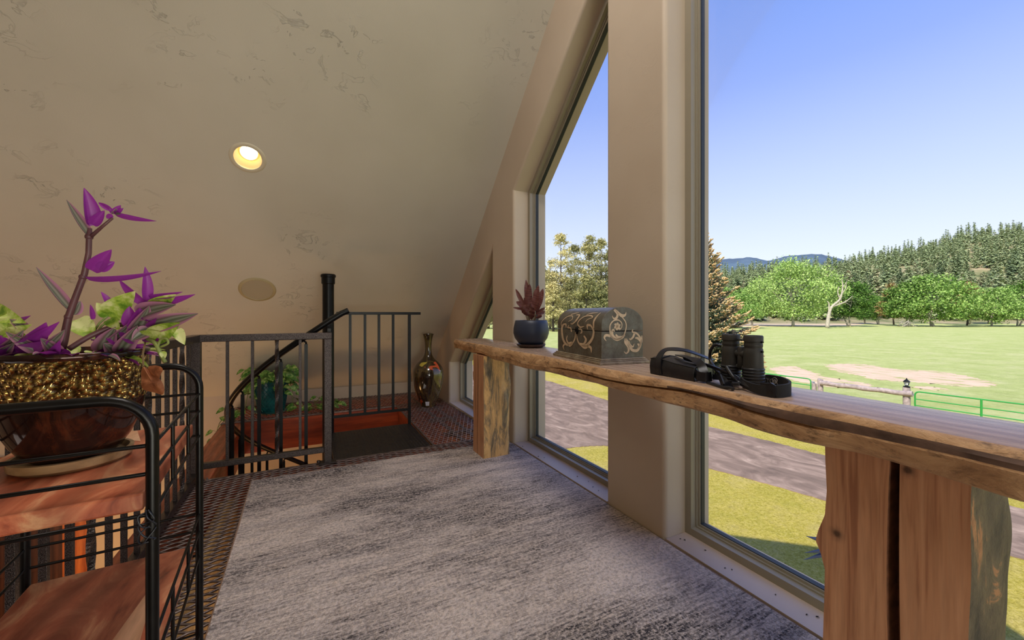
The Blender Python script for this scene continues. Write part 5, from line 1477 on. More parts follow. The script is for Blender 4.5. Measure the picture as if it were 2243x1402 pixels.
top = [(900, 775), (960, 782), (1022, 797), (1100, 812), (1175, 828), (1250, 850), (1329, 877), (1430, 903), (1531, 930), (1660, 961), (1800, 997), (2020, 1056), (2243, 1117), (2600, 1215)]
bot = [(2600, 1340), (2243, 1227), (2020, 1161), (1800, 1095), (1660, 1055), (1531, 1021), (1430, 993), (1380, 983), (1329, 977), (1277, 979), (1225, 986), (1185, 1004), (1150, 1035), (1120, 1100), (900, 1300)]
rr = random.Random(5)
def edge(pts, amp):
    P = spline([gp(x, y) for x, y in pts], 14); return [(p.x+rr.uniform(-amp, amp), p.y+rr.uniform(-amp, amp)) for p in P]
dw = edge(top, 0.035)+edge(bot, 0.02)
slab('driveway', dw, ZG+0.015, M['asphalt'], 'worn grey-brown asphalt driveway curving past the house')
def patch(pts, name, label, z, seed):
    r_ = random.Random(seed); P = spline([gp(x, y) for x, y in pts], 16, closed=True)
    slab(name, [(p.x+r_.uniform(-0.22, 0.22), p.y+r_.uniform(-0.22, 0.22)) for p in P], z, M['dirt'], label)
patch([(1812, 799), (1880, 797), (1960, 808), (2050, 813), (2120, 824), (2186, 842), (2120, 846), (2020, 838), (1930, 832), (1880, 822), (1830, 812)], 'dirt_patch', 'bare pale dirt patch in the field', ZG-0.012, 1)
patch([(1690, 806), (1740, 802), (1770, 812), (1800, 822), (1850, 832), (1910, 842), (1860, 848), (1800, 846), (1750, 836), (1712, 822)], 'dirt_patch', 'bare dirt beside the fence rail', ZG-0.014, 2)
patch([(1994, 847), (2030, 846), (2070, 852), (2030, 853)], 'dirt_patch', 'small dirt patch by the lantern post', ZG-0.012, 3)
patch([(1560, 704), (1700, 702), (1870, 704), (1880, 712), (1700, 715), (1560, 714)], 'dirt_patch', 'dry strip under the far trees', ZG-0.010, 4)

# fence: gate, log rail, posts, lantern
M['gate_green'] = simple('green_gate_paint', srgb(46, 146, 62), 0.4, nscale=2, namt=0.1)
M['fence_wood'] = simple('weathered_fence_wood', srgb(158, 142, 140), 0.85, nscale=9, namt=0.3, bump=0.6, bscale=30)
M['galv'] = simple('galvanised', srgb(150, 160, 176), 0.4, 0.6, nscale=10)
def gate(s0, s1, label):
    th = thing('pipe_gate', fline(s0, ZG), label, 'gate')
    zs_ = [-1.70, -1.97, -2.20, -2.43, -2.66]
    m_ = MB(); rc = 0.12; sg_ = 1 if s1 > s0 else -1
    pts = [fline(s0, -2.66), fline(s0, -1.70-rc)]+[fline(s0+sg_*rc*(1-math.cos(a)), -1.70-rc+rc*math.sin(a)) for a in (0.3, 0.7, 1.1, PI/2)]+[fline(s1-sg_*rc, -1.70)]+[fline(s1-sg_*rc*(1-math.sin(a)), -1.70-rc+rc*math.cos(a)) for a in (0.4, 0.9, PI/2)]+[fline(s1, -2.66)]
    m_.tube(pts, 0.024, 10); m_.tube([fline(s0, -2.66), fline(s1, -2.66)], 0.024, 10); m_.build('gate_frame', M['gate_green'], th, smooth=60)
    for z in zs_[1:-1]:
        m_ = MB(); m_.tube([fline(s0, z), fline(s1, z)], 0.018, 8); m_.build('gate_bar', M['gate_green'], th, smooth=60)
    nb = 2
    for k in range(1, nb+1):
        m_ = MB(); p0 = fline(lerp(s0, s1, k/(nb+1)), -2.66); p1 = fline(lerp(s0, s1, k/(nb+1)), -1.70); m_.tube([p0, p1], 0.030, 6); m_.build('gate_brace', M['gate_green'], th)
    for z in (-1.82, -2.5):
        m_ = MB(); m_.tube([fline(s0-sg_*0.14, z), fline(s0, z)], 0.022, 6); m_.build('hinge', M['galv'], th)
brace = fence_pt(2144, 875, -1.70); sB = (brace-GA).dot(dirf)
gate(0.05, sB*3+0.02, 'green pipe gate at the right, beside the lantern post')
def s_of(px_): 
    dx, dy, dz = ray(px_, 700)
    # intersection of the vertical plane of the fence with the ray
    A_ = np.array([[dx, -dirf.x], [dy, -dirf.y]]); s = np.linalg.solve(A_, np.array([GA.x, GA.y])); return float(s[1])
gate(s_of(1776), s_of(1776)-3.6, 'green pipe gate behind the binocular strap')
def fpost(px_, ztop, w, label, group=None):
    s_ = s_of(px_); th = MB(); p = fline(s_, 0)
    r_ = random.Random(int(px_)); th.tube([(p.x, p.y, ZG-0.1), (p.x+0.005, p.y, -2.2), (p.x, p.y+0.004, ztop-0.01), (p.x, p.y, ztop)], [w*1.03, w, w*0.98, w*0.9], 10)
    return tag(th.build('fence_post', M['fence_wood'], smooth=40, origin=(p.x, p.y, ZG)), label, 'post')
fpost(1797, -1.66, 0.10, 'weathered round fence post holding the left end of the log rail')
fpost(1783.5, -1.86, 0.085, 'short fence post between the green gate and log rail')
fpost(1986, -1.58, 0.105, 'weathered fence post with a lantern on top')
sL, sR = s_of(1790), s_of(1988)
m_ = MB(); m_.tube([fline(lerp(sL, sR, k/12), lerp(-1.80, -1.80, k/12)+0.012*math.sin(k*1.7))+Vector((-0.18*SY, -0.18*CY, 0)) for k in range(13)], [0.094+0.006*math.sin(k*2.3) for k in range(13)], 12)
for kk in (3.2, 7.6): 
    p = fline(lerp(sL, sR, kk/12), -1.76)+Vector((-0.25*SY, -0.25*CY, 0)); m_.tube([p, p+Vector((-0.02, -0.03, 0.08))], [0.03, 0.012], 6)
tag(m_.build('log_rail', M['fence_wood'], smooth=45, origin=fline(sL, -1.8)), 'long weathered log rail between fence posts', 'rail')
pl_ = fline(s_of(1986), -1.58); th = thing('post_lantern', pl_, 'small black lantern on top of the fence post', 'lantern')
m_ = MB(); m_.lathe([(0, 0), (0.10, 0), (0.10, 0.03), (0.05, 0.05), (0.03, 0.075), (0, 0.075)], 12, pl_); m_.build('lantern_base', M['black_metal'], th)
t = NT('lantern_glass'); t.set(Roughness=0.2); t.color(srgb(210, 214, 220)); M['lglass'] = t.mat
m_ = MB(); m_.lathe([(0, 0.075), (0.048, 0.075), (0.075, 0.20), (0, 0.20)], 6, pl_); m_.build('lantern_glass', M['lglass'], th)
m_ = MB(); m_.lathe([(0.11, 0.195), (0.06, 0.25), (0.02, 0.29), (0.012, 0.33), (0, 0.33)], 6, pl_)
for k in range(6):
    a = 2*PI*k/6; m_.tube([pl_+Vector((0.05*math.cos(a), 0.05*math.sin(a), 0.07)), pl_+Vector((0.08*math.cos(a), 0.08*math.sin(a), 0.20))], 0.007, 4)
m_.build('lantern_roof', M['black_metal'], th)
m_ = MB(); p = gp(1831, 872); wpos = fline(s_of(1831), ZG)+Vector((-3.0*SY, -3.0*CY, 0))
# grey starburst ornament on a stake outside the big window
M['star'] = simple('grey_blue_metal', srgb(92, 100, 126), 0.4, 0.2, nscale=12, namt=0.12)
d_ = ray(1858, 1200); sc_ = Vector((d_[0]*2.02, d_[1]*2.02, H+d_[2]*2.02))
th = thing('star_ornament', (sc_.x, sc_.y, ZG), 'spiky grey-blue metal star on a stake half hidden behind the right log post', 'ornament')
m_ = MB(); m_.tube([(sc_.x, sc_.y, ZG), (sc_.x, sc_.y, sc_.z)], 0.010, 8); m_.build('stake', M['star'], th)
vw = Vector((-d_[0], -d_[1], -d_[2])).normalized(); e1 = cr.copy(); e2 = vw.cross(e1).normalized()
m_ = MB()
for ang, L in ((163, 0.0), (0, 0)): pass
rad = []
for tx, ty in ((1764, 1174), (1760, 1211), (1758, 1227)):
    q_ = tp(tx, ty, 2.02)-sc_; rad.append(q_)
for k in range(9):
    a = k*40*PI/180+0.3
    rad.append(e1*math.cos(a)*0.2+cz*math.sin(a)*0.2+vw*0.05*math.sin(3*a))
for k, q_ in enumerate(rad):
    if k > 2 and q_.dot(cr) < 0.02: continue
    pr = q_.cross(vw).normalized(); b_ = 0.022 if k else 0.030
    base = sc_+q_.normalized()*0.03
    m_.add([base+pr*b_, base-pr*b_, base+vw*0.012, sc_+q_, base-vw*0.012], [(0, 2, 3), (2, 1, 3), (1, 4, 3), (4, 0, 3), (0, 1, 2), (0, 4, 1)])
m_.build('star_points', M['star'], th)

# ------------------------------------------------------------------ trees
def foliage_mat(name, stops, scale=0.6, trans=0.25, fine=3.0):
    t = NT(name); t.set(Roughness=0.75); t.b.inputs['Specular IOR Level'].default_value = 0.2
    n1 = t.noise(scale, 4, 0.7); n2 = t.noise(fine, 3, 0.7)
    geo = t.n.new('ShaderNodeNewGeometry'); oi = t.n.new('ShaderNodeObjectInfo')
    f = t.math('ADD', t.math('MULTIPLY', n1, 0.45), t.math('ADD', t.math('MULTIPLY', n2, 0.25), t.math('MULTIPLY', geo.outputs['Random Per Island'], 0.20)))
    f = t.math('ADD', f, t.math('MULTIPLY', t.math('SUBTRACT', oi.outputs['Random'], 0.5), 0.30))
    c = t.ramp(f, stops); t.color(c)
    td = t.n.new('ShaderNodeBsdfTranslucent'); t.l.new(c, td.inputs[0]); mx = t.n.new('ShaderNodeMixShader'); mx.inputs[0].default_value = trans
    t.l.new(t.b.outputs[0], mx.inputs[1]); t.l.new(td.outputs[0], mx.inputs[2]); t.l.new(mx.outputs[0], t.out.inputs[0]); return t.mat
M['f_aspen'] = foliage_mat('aspen_leaves', [(0.25, srgb(62, 96, 36)), (0.40, srgb(116, 152, 68)), (0.60, srgb(182, 204, 122))], 0.5, 0.15, 1.8)
M['f_rust'] = foliage_mat('rusty_conifer', [(0.25, srgb(90, 78, 44)), (0.40, srgb(140, 118, 72)), (0.60, srgb(176, 150, 98))], 0.25, 0.2, 1.2)
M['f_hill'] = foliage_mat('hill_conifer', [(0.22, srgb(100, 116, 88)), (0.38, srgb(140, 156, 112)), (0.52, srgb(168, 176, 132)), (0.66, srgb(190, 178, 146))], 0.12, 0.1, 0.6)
M['f_pine'] = foliage_mat('pine_needles', [(0.22, srgb(96, 104, 66)), (0.38, srgb(158, 156, 102)), (0.60, srgb(220, 206, 148))], 0.3, 0.2, 1.5)
M['f_spruce'] = foliage_mat('blue_spruce_needles', [(0.22, srgb(72, 88, 76)), (0.42, srgb(116, 130, 108)), (0.62, srgb(164, 166, 124))], 1.0, 0.1, 5)
M['f_tips'] = foliage_mat('spruce_new_tips', [(0.22, srgb(200, 164, 116)), (0.42, srgb(228, 198, 150)), (0.62, srgb(240, 220, 178))], 1.0, 0.1, 5)
M['bark_pale'] = simple('pale_bark', srgb(176, 166, 150), 0.9, nscale=3, namt=0.3)
M['bark_dk'] = simple('dark_trunk', srgb(74, 64, 60), 0.9, nscale=3, namt=0.3)
def quads(C, S, N, rng, aspect=1.0, flat=0.0):
    """square cards centred at C with half-size S and normals N"""
    n_ = len(C)
    N = N/np.linalg.norm(N, axis=1, keepdims=True)
    R = rng.normal(size=(n_, 3)); U = np.cross(N, R); U /= np.linalg.norm(U, axis=1, keepdims=True); W = np.cross(N, U)
    S = S[:, None]
    V = np.stack([C-U*S-W*S*aspect*0.3, C+U*S*0.3-W*S*aspect, C+U*S+W*S*aspect*0.3, C-U*S*0.3+W*S*aspect], axis=1).reshape(-1, 3)
    Fq = np.arange(n_*4).reshape(-1, 4)
    return V, Fq
def leafy_mesh(name, seed, h, w, base, ncl, per, s, mat):
    rng = np.random.default_rng(seed)
    cl = []
    while len(cl) < ncl:
        p = rng.uniform(-1, 1, 3); r = (np.abs(p)**2.6).sum()**(1/2.6)
        if r > 1 or r < 0.35: continue
        if rng.random() < 0.25+0.75*r: cl.append(p)
    cl = np.array(cl); 
    k = 1-0.45*np.clip(cl[:, 2], 0, 1)
    cl[:, 0] *= k; cl[:, 1] *= k
    Cc = cl*np.array([w/2, w/2, (h-base)/2])*0.86+np.array([0, 0, base+(h-base)/2])
    rc = rng.uniform(0.6, 1.35, ncl)*w*0.062
    C = np.repeat(Cc, per, axis=0)+np.clip(rng.normal(size=(ncl*per, 3)), -1.7, 1.7)*np.repeat(rc, per)[:, None]*np.array([1, 1, 0.6])
    C[:, 2] = np.maximum(C[:, 2], base*0.4)
    Nn = rng.normal(size=C.shape)+np.array([0, 0, 0.9])+0.8*(C-np.array([0, 0, h*0.5]))/(w/2)
    V, Fq = quads(C, rng.uniform(0.6, 1.3, len(C))*s, Nn, rng, 0.7)
    return np_mesh(name, V, Fq, [mat]), Cc
def trunk_mesh(name, seed, h, w, base, Cc, mat, lean=0.0, r0=0.35, nb=22, forks=2):
    r_ = random.Random(seed); m_ = MB()
    for f in range(forks):
        a = r_.uniform(0, 2*PI); top_ = Vector((math.cos(a)*w*0.15+lean*w*0.3, math.sin(a)*w*0.12, h*0.86))
        b0 = Vector((f*0.5, f*0.2, -0.1)); pts = [b0, b0.lerp(top_, 0.3)+Vector((lean*0.5*w*0.2, 0, 0)), b0.lerp(top_, 0.65), top_]
        P = spline(pts, 5); m_.tube(P, [lerp(r0, 0.04, i/(len(P)-1)) for i in range(len(P))], 7)
        for k in range(nb//forks):
            q_ = P[int(lerp(len(P)*0.25, len(P)-1, r_.random()))]; c_ = Vector(Cc[r_.randrange(len(Cc))])
            if (c_-q_).length < w*0.6 and c_.z > q_.z-0.5: m_.tube([q_, q_.lerp(c_, 0.5)+Vector((0, 0, -0.3)), c_], [r0*0.28, r0*0.18, 0.03], 5)
    o = m_.build(name, mat, smooth=True); me = o.data; bpy.data.objects.remove(o); return me
kinds = {}
for nm, args in {'aspen_a': (1, 22, 27, 1.5, 190, 90, 0.26), 'aspen_b': (2, 17, 15, 1.5, 110, 85, 0.25), 'aspen_c': (3, 14, 19, 0.8, 130, 80, 0.25)}.items():
    me, Cc = leafy_mesh('crown', *args, M['f_aspen']); kinds[nm] = (me, trunk_mesh('trunk', args[0]+10, args[1], args[2], args[3], Cc, M['bark_pale'], 0.3, 0.42 if args[1] > 20 else 0.28))
me, Cc = leafy_mesh('crown', 6, 15, 9, 1.5, 60, 50, 0.34, M['f_rust']); kinds['rusty'] = (me, trunk_mesh('trunk', 16, 15, 9, 1.5, Cc, M['bark_dk'], 0, 0.25, 14, 1))
def place_tree(kind, x, t_, label, group=None, s=1.0, rz=0.0, z=ZG-0.02, cat='tree', name='tree'):
    d_ = ray(x, 690); th = thing(name, (d_[0]*t_, d_[1]*t_, z), label, cat, group)
    for me in kinds[kind]:
        o = bpy.data.objects.new(me.name.split('.')[0], me); COL.objects.link(o); o.parent = th
    th.scale = (s, s, s); th.rotation_euler = (0, 0, rz); return th
place_tree('aspen_a', 1738, 136, 'largest bright green broadleaf tree at the far side of the field', s=1.10, rz=0.4, name='broadleaf_tree')
place_tree('aspen_b', 1862, 139, 'broadleaf tree right of the largest one, beside the bare white trunk', s=1.02, rz=2.0, name='broadleaf_tree')
place_tree('aspen_c', 2046, 136, 'wide round broadleaf tree right of the middle of the field edge', s=1.30, rz=1.2, name='broadleaf_tree')
place_tree('aspen_b', 1985, 142, 'paler broadleaf tree at the left side of the wide round one', s=0.98, rz=4.0, name='broadleaf_tree')
place_tree('aspen_c', 2172, 138, 'low broadleaf tree near the right picture edge', s=0.98, rz=3.0, name='broadleaf_tree')
place_tree('aspen_b', 2228, 142, 'tall broadleaf tree cut by the right picture edge', s=0.98, rz=5.0, name='broadleaf_tree')
place_tree('aspen_c', 2300, 140, 'broadleaf tree just past the right picture edge', s=1.0, rz=1.0, name='broadleaf_tree')
place_tree('aspen_b', 1648, 150, 'small broadleaf tree behind the tan spruce tips', s=0.95, rz=0.7, name='broadleaf_tree')
place_tree('aspen_c', 1600, 120, 'bright green tree just right of the spruce', s=0.9, rz=0.2, name='broadleaf_tree')
place_tree('aspen_b', 1925, 165, 'slim pale green tree in the gap between the big trees', s=0.75, rz=0.9, name='broadleaf_tree')
place_tree('aspen_b', 1895, 175, 'shorter pale green tree behind the gap', s=0.7, rz=2.9, name='broadleaf_tree')
place_tree('aspen_b', 2120, 165, 'green tree behind the rust-coloured conifer', s=1.0, rz=3.9, name='broadleaf_tree')
place_tree('rusty', 1958, 158, 'rust-tinged conifer left of the wide round tree', s=1.15, rz=0.0, name='conifer')
place_tree('rusty', 2118, 148, 'rust-coloured conifer right of the wide round tree', s=1.12, rz=2.0, name='conifer')
place_tree('rusty', 2165, 175, 'ochre conifer behind the low broadleaf tree', s=1.0, rz=1.0, name='conifer')
# bare white dead tree
m_ = MB(); r_ = random.Random(31); d_ = ray(1812, 690); b0 = Vector((d_[0]*119, d_[1]*119, ZG))
def cw(x, y, t_=119.0): return tp(x, y, t_)
for pts, r0, r1 in (([(1812, 718), (1815, 692), (1822, 672), (1840, 655), (1846, 628), (1844, 612)], 0.55, 0.08), ([(1840, 655), (1835, 640), (1838, 628)], 0.2, 0.06), ([(1822, 672), (1850, 662), (1868, 648)], 0.28, 0.06), ([(1838, 668), (1840, 650), (1852, 632), (1854, 618)], 0.2, 0.05), ([(1815, 700), (1816, 668), (1812, 660)], 0.3, 0.1), ([(1846, 630), (1856, 615)], 0.12, 0.04), ([(1850, 662), (1862, 668)], 0.1, 0.04)):
    P = spline([cw(*p) for p in pts], 5); m_.tube(P, [lerp(r0, r1, i/(len(P)-1)) for i in range(len(P))], 7)
tag(m_.build('dead_tree', M['bark_pale'], smooth=True, origin=b0), 'bare white dead tree forking beside the largest green tree', 'tree')
# brush pile
m_ = MB(); r_ = random.Random(12); c_ = cw(1985, 712, 132.0); c_.z = ZG
for k in range(60):
    p = c_+Vector((r_.uniform(-4.5, 4.5), r_.uniform(-1.2, 1.2), r_.uniform(0.1, 1.6))); a = r_.uniform(-0.6, 0.6); L = r_.uniform(1, 3)
    q_ = p+Vector((L*math.cos(a), r_.uniform(-.5, .5), L*math.sin(a)*0.6)); q_.z = max(q_.z, ZG+0.1); m_.tube([p, q_], [0.10, 0.04], 5)
tag(m_.build('brush_pile', M['bark_pale'], origin=c_), 'tangled pile of grey dead branches at the foot of the round tree', 'brush pile')

# conifers
def conifer_mesh(name, seed, h, r, tiers, nb, seg, mat, trunkmat, s=0.5, droop=0.35, open_=0.0):
    rng = np.random.default_rng(seed); C = []; Nn = []; S = []
    for i in range(tiers):
        f = (i+0.3*rng.random())/tiers; z = h*(0.08+0.92*f); R = r*(1-f)**0.85*rng.uniform(0.75, 1.12)+0.15
        n_b = max(3, int(nb*(1-0.5*f)))
        for b in range(n_b):
            a = 2*PI*(b+rng.random())/n_b
            if rng.random() < open_: continue
            Rb = R*rng.uniform(0.7, 1.15)
            for k in range(seg):
                u = (k+0.6)/seg; rr_ = Rb*u
                C.append((rr_*math.cos(a), rr_*math.sin(a), z-droop*rr_*0.6+0.12*rr_*u)); Nn.append((math.cos(a)*0.5, math.sin(a)*0.5, 1.0)); S.append(s*(1.15-0.5*u)*(0.6+0.5*(1-f)))
    C = np.array(C)+rng.normal(size=(len(C), 3))*s*0.25; Nn = np.array(Nn)+rng.normal(size=(len(C), 3))*0.35
    V, Fq = quads(C, np.array(S)*rng.uniform(0.7, 1.3, len(C)), Nn, rng, 0.7)
    # trunk prism
    k = 6; a = np.arange(k)*2*PI/k; base = len(V)
    V = np.concatenate([V, np.stack([0.16*r/3*np.cos(a), 0.16*r/3*np.sin(a), np.full(k, -0.3)], 1), np.stack([0.02*np.cos(a), 0.02*np.sin(a), np.full(k, h)], 1)])
    Ft = np.array([[base+i, base+(i+1) % k, base+k+(i+1) % k, base+k+i] for i in range(k)])
    mi = np.concatenate([np.zeros(len(Fq)), np.ones(k)])
    return V, np.concatenate([Fq, Ft]), mi
cons = []
for sd, h_, r_c in ((1, 16, 5.0), (2, 18, 5.2), (3, 14, 4.8), (4, 12, 4.6)):
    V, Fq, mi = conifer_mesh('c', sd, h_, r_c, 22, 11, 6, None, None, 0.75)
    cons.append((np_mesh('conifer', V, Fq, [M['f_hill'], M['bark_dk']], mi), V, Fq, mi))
SKX = [900, 1400, 1560, 1620, 1700, 1800, 1850, 1900, 2000, 2060, 2090, 2150, 2200, 2243, 2300, 2700]
SKY_ = [662, 640, 622, 614, 606, 596, 598, 582, 566, 548, 537, 530, 522, 515, 508, 470]
RT = 430.0
def hill_z(x, t_):
    yr_ = interp(x, SKX, SKY_); zr = H+(690-yr_)/F*RT
    f = max(0.0, min(1.0, (t_-185)/(RT-185))); f = f*f*(3-2*f)*0.55+f*0.45
    z = ZG+(zr-ZG)*f
    if t_ > RT: z -= (t_-RT)*0.25
    return z+1.2*math.sin(x*0.021+t_*0.03)*f
nx_, nt_ = 90, 34; mb = MB()
Vh = []
for j in range(nt_+1):
    for i in range(nx_+1):
        x = lerp(900, 2900, i/nx_); t_ = lerp(180, 620, j/nt_); d_ = ray(x, 690)
        Vh.append((d_[0]*t_, d_[1]*t_, hill_z(x, t_)))
mb.add(Vh, [(j*(nx_+1)+i, j*(nx_+1)+i+1, (j+1)*(nx_+1)+i+1, (j+1)*(nx_+1)+i) for j in range(nt_) for i in range(nx_)])
t = NT('hill_ground'); t.set(Roughness=0.95); t.color(t.ramp(t.noise(0.05, 5, 0.7), [(0.35, srgb(88, 100, 56)), (0.5, srgb(140, 132, 92)), (0.65, srgb(176, 156, 128))])); M['hillg'] = t.mat
tag(mb.build('hillside', M['hillg'], smooth=True, fixn=False), 'hillside covered with conifers behind the field', None, None, 'structure')
rr = random.Random(77); pts = []
tries = 0
while len(pts) < 1500 and tries < 20000:
    tries += 1
    x = rr.uniform(930, 2560); t_ = 195+rr.random()**0.8*255
    if x < 1540 and t_ > 330: continue
    if 2080 < x < 2300 and 262 < t_ < 292 and rr.random() < 0.8: continue     # bare bank
    pts.append((t_, x))
pts.sort()
vis = [p for p in pts if 1540 < p[1] < 2250][:270]; visset = set(vis); rest = [p for p in pts if p not in visset]
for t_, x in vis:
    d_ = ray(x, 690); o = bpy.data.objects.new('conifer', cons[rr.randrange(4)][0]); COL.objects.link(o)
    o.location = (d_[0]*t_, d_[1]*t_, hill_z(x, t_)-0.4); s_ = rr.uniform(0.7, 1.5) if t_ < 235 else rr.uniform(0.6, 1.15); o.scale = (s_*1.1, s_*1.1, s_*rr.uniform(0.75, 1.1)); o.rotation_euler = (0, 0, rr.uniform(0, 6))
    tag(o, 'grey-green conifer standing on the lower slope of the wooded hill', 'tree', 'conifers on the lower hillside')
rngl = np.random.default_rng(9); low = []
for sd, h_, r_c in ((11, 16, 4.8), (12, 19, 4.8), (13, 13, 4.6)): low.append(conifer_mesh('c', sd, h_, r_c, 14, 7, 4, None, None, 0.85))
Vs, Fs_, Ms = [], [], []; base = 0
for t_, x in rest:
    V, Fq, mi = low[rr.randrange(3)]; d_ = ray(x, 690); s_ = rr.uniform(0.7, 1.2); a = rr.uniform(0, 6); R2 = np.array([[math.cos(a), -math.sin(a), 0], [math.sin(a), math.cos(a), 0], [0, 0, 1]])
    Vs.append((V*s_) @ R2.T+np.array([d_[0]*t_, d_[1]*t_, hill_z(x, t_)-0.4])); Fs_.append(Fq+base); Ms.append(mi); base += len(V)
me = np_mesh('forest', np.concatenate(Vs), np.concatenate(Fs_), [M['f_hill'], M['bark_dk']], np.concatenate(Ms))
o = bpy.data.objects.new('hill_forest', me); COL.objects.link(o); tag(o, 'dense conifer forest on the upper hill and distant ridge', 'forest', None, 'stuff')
# far mountains, aerial haze painted into their blue colour
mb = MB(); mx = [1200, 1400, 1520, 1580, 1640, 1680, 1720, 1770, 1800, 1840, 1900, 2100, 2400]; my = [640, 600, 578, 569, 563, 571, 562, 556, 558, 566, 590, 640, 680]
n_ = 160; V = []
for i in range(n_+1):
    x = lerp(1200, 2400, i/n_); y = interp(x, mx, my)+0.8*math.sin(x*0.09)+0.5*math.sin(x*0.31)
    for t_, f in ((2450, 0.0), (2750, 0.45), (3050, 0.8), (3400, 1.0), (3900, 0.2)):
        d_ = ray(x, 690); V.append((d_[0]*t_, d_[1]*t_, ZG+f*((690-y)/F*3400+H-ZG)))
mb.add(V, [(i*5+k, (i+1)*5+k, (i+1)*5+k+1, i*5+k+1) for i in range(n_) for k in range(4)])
t = NT('hazed_mountain_forest'); t.set(Roughness=1.0); t.color(t.ramp(t.noise(0.004, 6, 0.7), [(0.35, srgb(66, 84, 104)), (0.6, srgb(84, 104, 122)), (0.72, srgb(120, 128, 132))])); M['mtn'] = t.mat
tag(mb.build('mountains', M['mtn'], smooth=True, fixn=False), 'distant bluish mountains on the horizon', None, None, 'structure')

# airy pines seen through the slanted window
def pine(seed, h, w, base):
    rng = np.random.default_rng(seed); Cc = []
    n_b = 60
    for i in range(n_b):
        f = rng.random(); z = base+(h-base)*f; R = w/2*(1-f)**0.6*rng.uniform(0.4, 1.05); a = rng.uniform(0, 2*PI)
        Cc.append((R*math.cos(a), R*math.sin(a), z+R*0.15))
    Cc = np.array(Cc); per = 85
    rc = np.clip(w*0.07*(1.25-0.6*(Cc[:, 2]-base)/(h-base)), 0.35, 2)
    C = np.repeat(Cc, per, axis=0)+rng.normal(size=(n_b*per, 3))*np.repeat(rc, per)[:, None]*np.array([1, 1, 0.55])
    top_ = np.stack([rng.normal(size=60)*0.25, rng.normal(size=60)*0.25, h-rng.random(60)*1.6], 1); C = np.concatenate([C, top_])
    Nn = rng.normal(size=C.shape)+np.array([0, 0, 0.8])
    V, Fq = quads(C, rng.uniform(0.16, 0.36, len(C)), Nn, rng, 0.45)
    me = np_mesh('crown', V, Fq, [M['f_pine']])
    m_ = MB(); r_ = random.Random(seed); m_.tube([(0, 0, -0.2), (0.1, 0, h*0.4), (-0.05, 0.1, h*0.75), (0, 0, h)], [0.34, 0.24, 0.13, 0.03], 7)
    for c_ in Cc[::1]: m_.tube([(0, 0, max(0.5, c_[2]-abs(c_[0])*0.3-0.5)), tuple(c_)], [0.07, 0.02], 4)
    o = m_.build('trunk', M['bark_dk'], smooth=True); tm = o.data; bpy.data.objects.remove(o); return (me, tm)
for k in range(4): kinds['pine%d' % k] = pine(40+k, (26, 24, 20, 12)[k], (12, 11, 12, 10)[k], (5, 4, 1.2, 0.8)[k])
pl_list = [(1228, 106, 0, 0.97, 'tallest pine left of centre in the slanted window'), (1290, 112, 1, 1.08, 'tall pine right of centre in the slanted window'), (1316, 118, 0, 1.0, 'tall pine at the right edge of the slanted window'),
 (1205, 112, 2, 0.95, 'lower pine at the left edge of the slanted window'), (1186, 104, 2, 0.85, 'short pine behind the small potted plant'), (1258, 120, 0, 0.95, 'slim pine between the two tallest pines'),
 (1212, 96, 3, 0.95, 'bushy pine directly above the small potted plant'), (1250, 104, 2, 0.8, 'bushy pine left of the chest lid'), (1285, 98, 3, 1.1, 'bushy pine above the middle of the chest'), (1320, 96, 3, 0.8, 'yellow-green bushy pine above the chest near the pier'),
 (1165, 110, 2, 1.0, 'pine hidden behind the left window frame'), (1110, 120, 2, 1.0, 'pine beyond the pier left of the plant'), (1070, 115, 3, 1.1, 'pine behind the pier'), (1058, 118, 2, 0.75, 'pine in the small wedge window'), (1340, 115, 1, 1.0, 'pine hidden behind the wide pier'), (1385, 120, 0, 1.0, 'pine further right behind the wide pier')]
rr = random.Random(6)
for x, t_, k, s_, lb in pl_list: place_tree('pine%d' % k, x, t_, lb, s=s_, rz=rr.uniform(0, 6), name='pine_tree')
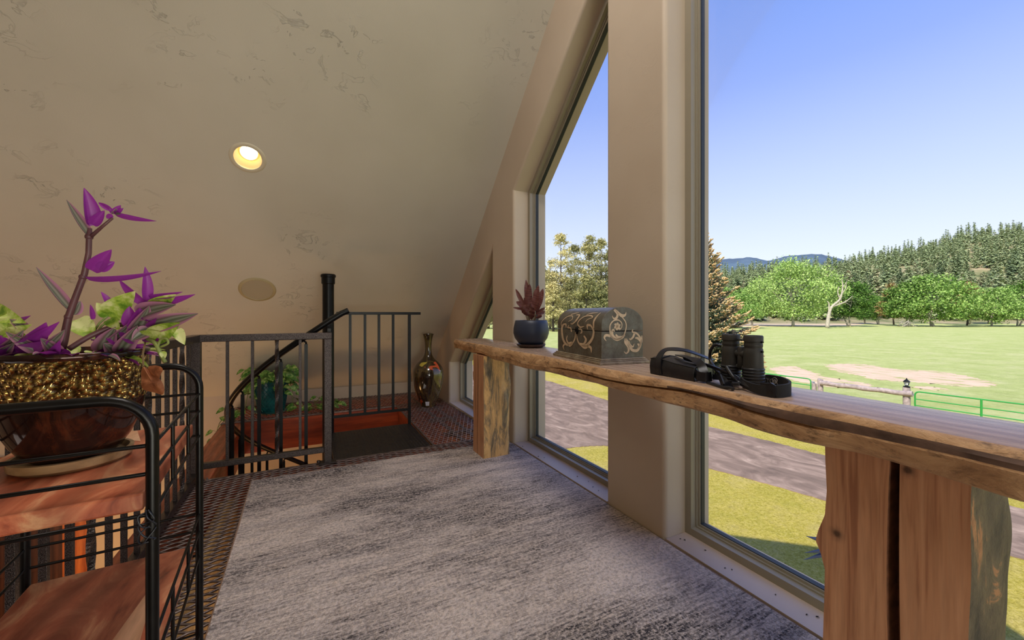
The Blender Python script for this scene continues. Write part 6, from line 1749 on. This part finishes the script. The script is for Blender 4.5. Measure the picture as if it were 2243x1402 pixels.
# blue spruce close to the house, tan new shoots at the branch ends
def near_spruce(cx, cy, h, R, seed=3):
    rng = np.random.default_rng(seed); r_ = random.Random(seed)
    th = thing('spruce_tree', (cx, cy, ZG), 'blue spruce with tan new shoots beside the big window frame', 'tree')
    CN = []; NN = []; SN = []; CT = []; NT_ = []; ST = []; m_ = MB()
    m_.tube([(cx, cy, ZG-0.1), (cx, cy, ZG+h*0.5), (cx, cy, ZG+h)], [0.24, 0.13, 0.02], 8)
    tiers = 36
    for i in range(tiers):
        f = (i+r_.random()*0.7)/tiers; z = ZG+h*(0.04+0.95*f); Rt = R*(1-f)**0.9+0.12
        nb = int(15-7*f)
        for b in range(nb):
            a = 2*PI*(b+r_.random())/nb; L = Rt*r_.uniform(0.65, 1.12); el = lerp(-0.08, 0.9, f)+r_.uniform(-0.1, 0.15)
            d_ = Vector((math.cos(a)*math.cos(el), math.sin(a)*math.cos(el), math.sin(el))); sd_ = Vector((-math.sin(a), math.cos(a), 0))
            p0 = Vector((cx, cy, z)); m_.tube([p0, p0+d_*L*0.5+cz*(-0.05*L), p0+d_*L], [0.03, 0.018, 0.006], 4)
            ns = max(5, int(L*6.5))
            for k in range(ns):
                u = (k+0.5)/ns; 
                if u < 0.12: continue
                q_ = p0+d_*L*u+cz*(-0.10*L*math.sin(PI*u)); sl = 0.85*(1.08-u)**0.8*min(1, L*0.5)+0.06
                for s_ in (-1, 0, 1):
                    dirn = (d_*0.9+sd_*s_*0.8+Vector((r_.uniform(-.3, .3), r_.uniform(-.3, .3), r_.uniform(-0.25, 0.35)))).normalized()
                    m2 = max(2, int(sl*10.5))
                    for j in range(m2):
                        c_ = q_+dirn*sl*(j+0.5)/m2
                        tip_ = (j >= m2-1 and (u > 0.35)) or u > 0.90
                        (CT if tip_ else CN).append(c_[:]); (NT_ if tip_ else NN).append(dirn[:]); (ST if tip_ else SN).append(r_.uniform(0.7, 1.2))
    def shoots(C, D, S, L, W):
        C = np.array(C); D = np.array(D); S = np.array(S); n_ = len(C)
        Rr = rng.normal(size=(n_, 3)); U = np.cross(D, Rr); U /= np.linalg.norm(U, axis=1, keepdims=True); Wv = np.cross(D, U)
        V = []
        for k in range(3):
            a = 2*PI*k/3; V.append(C-D*(L*0.5*S)[:, None]+(U*math.cos(a)+Wv*math.sin(a))*(W*0.8*S)[:, None])
        for k in range(3):
            a = 2*PI*k/3+0.5; V.append(C+D*(L*0.2*S)[:, None]+(U*math.cos(a)+Wv*math.sin(a))*(W*S)[:, None])
        V.append(C+D*(L*0.6*S)[:, None])
        V = np.stack(V, axis=1).reshape(-1, 3); b = np.arange(n_)[:, None]*7; F_ = []
        for k in range(3):
            k2 = (k+1) % 3
            F_.append(np.concatenate([b+k, b+k2, b+3+k2], 1)); F_.append(np.concatenate([b+k, b+3+k2, b+3+k], 1)); F_.append(np.concatenate([b+3+k, b+3+k2, b+6], 1))
        return V-np.array([cx, cy, ZG]), np.concatenate(F_)
    for nm, C, D, S, L, W, mt in (('needles', CN, NN, SN, 0.17, 0.050, 'f_spruce'), ('new_shoots', CT, NT_, ST, 0.15, 0.046, 'f_tips')):
        V, F_ = shoots(C, D, S, L, W); me = np_mesh(nm, V, F_, [M[mt]]); o = bpy.data.objects.new(nm, me); COL.objects.link(o); o.parent = th
    m_.build('trunk', M['bark_dk'], th, smooth=True)
d_ = ray(1526, 690); near_spruce(d_[0]*24.0, d_[1]*24.0, 9.9, 3.6)
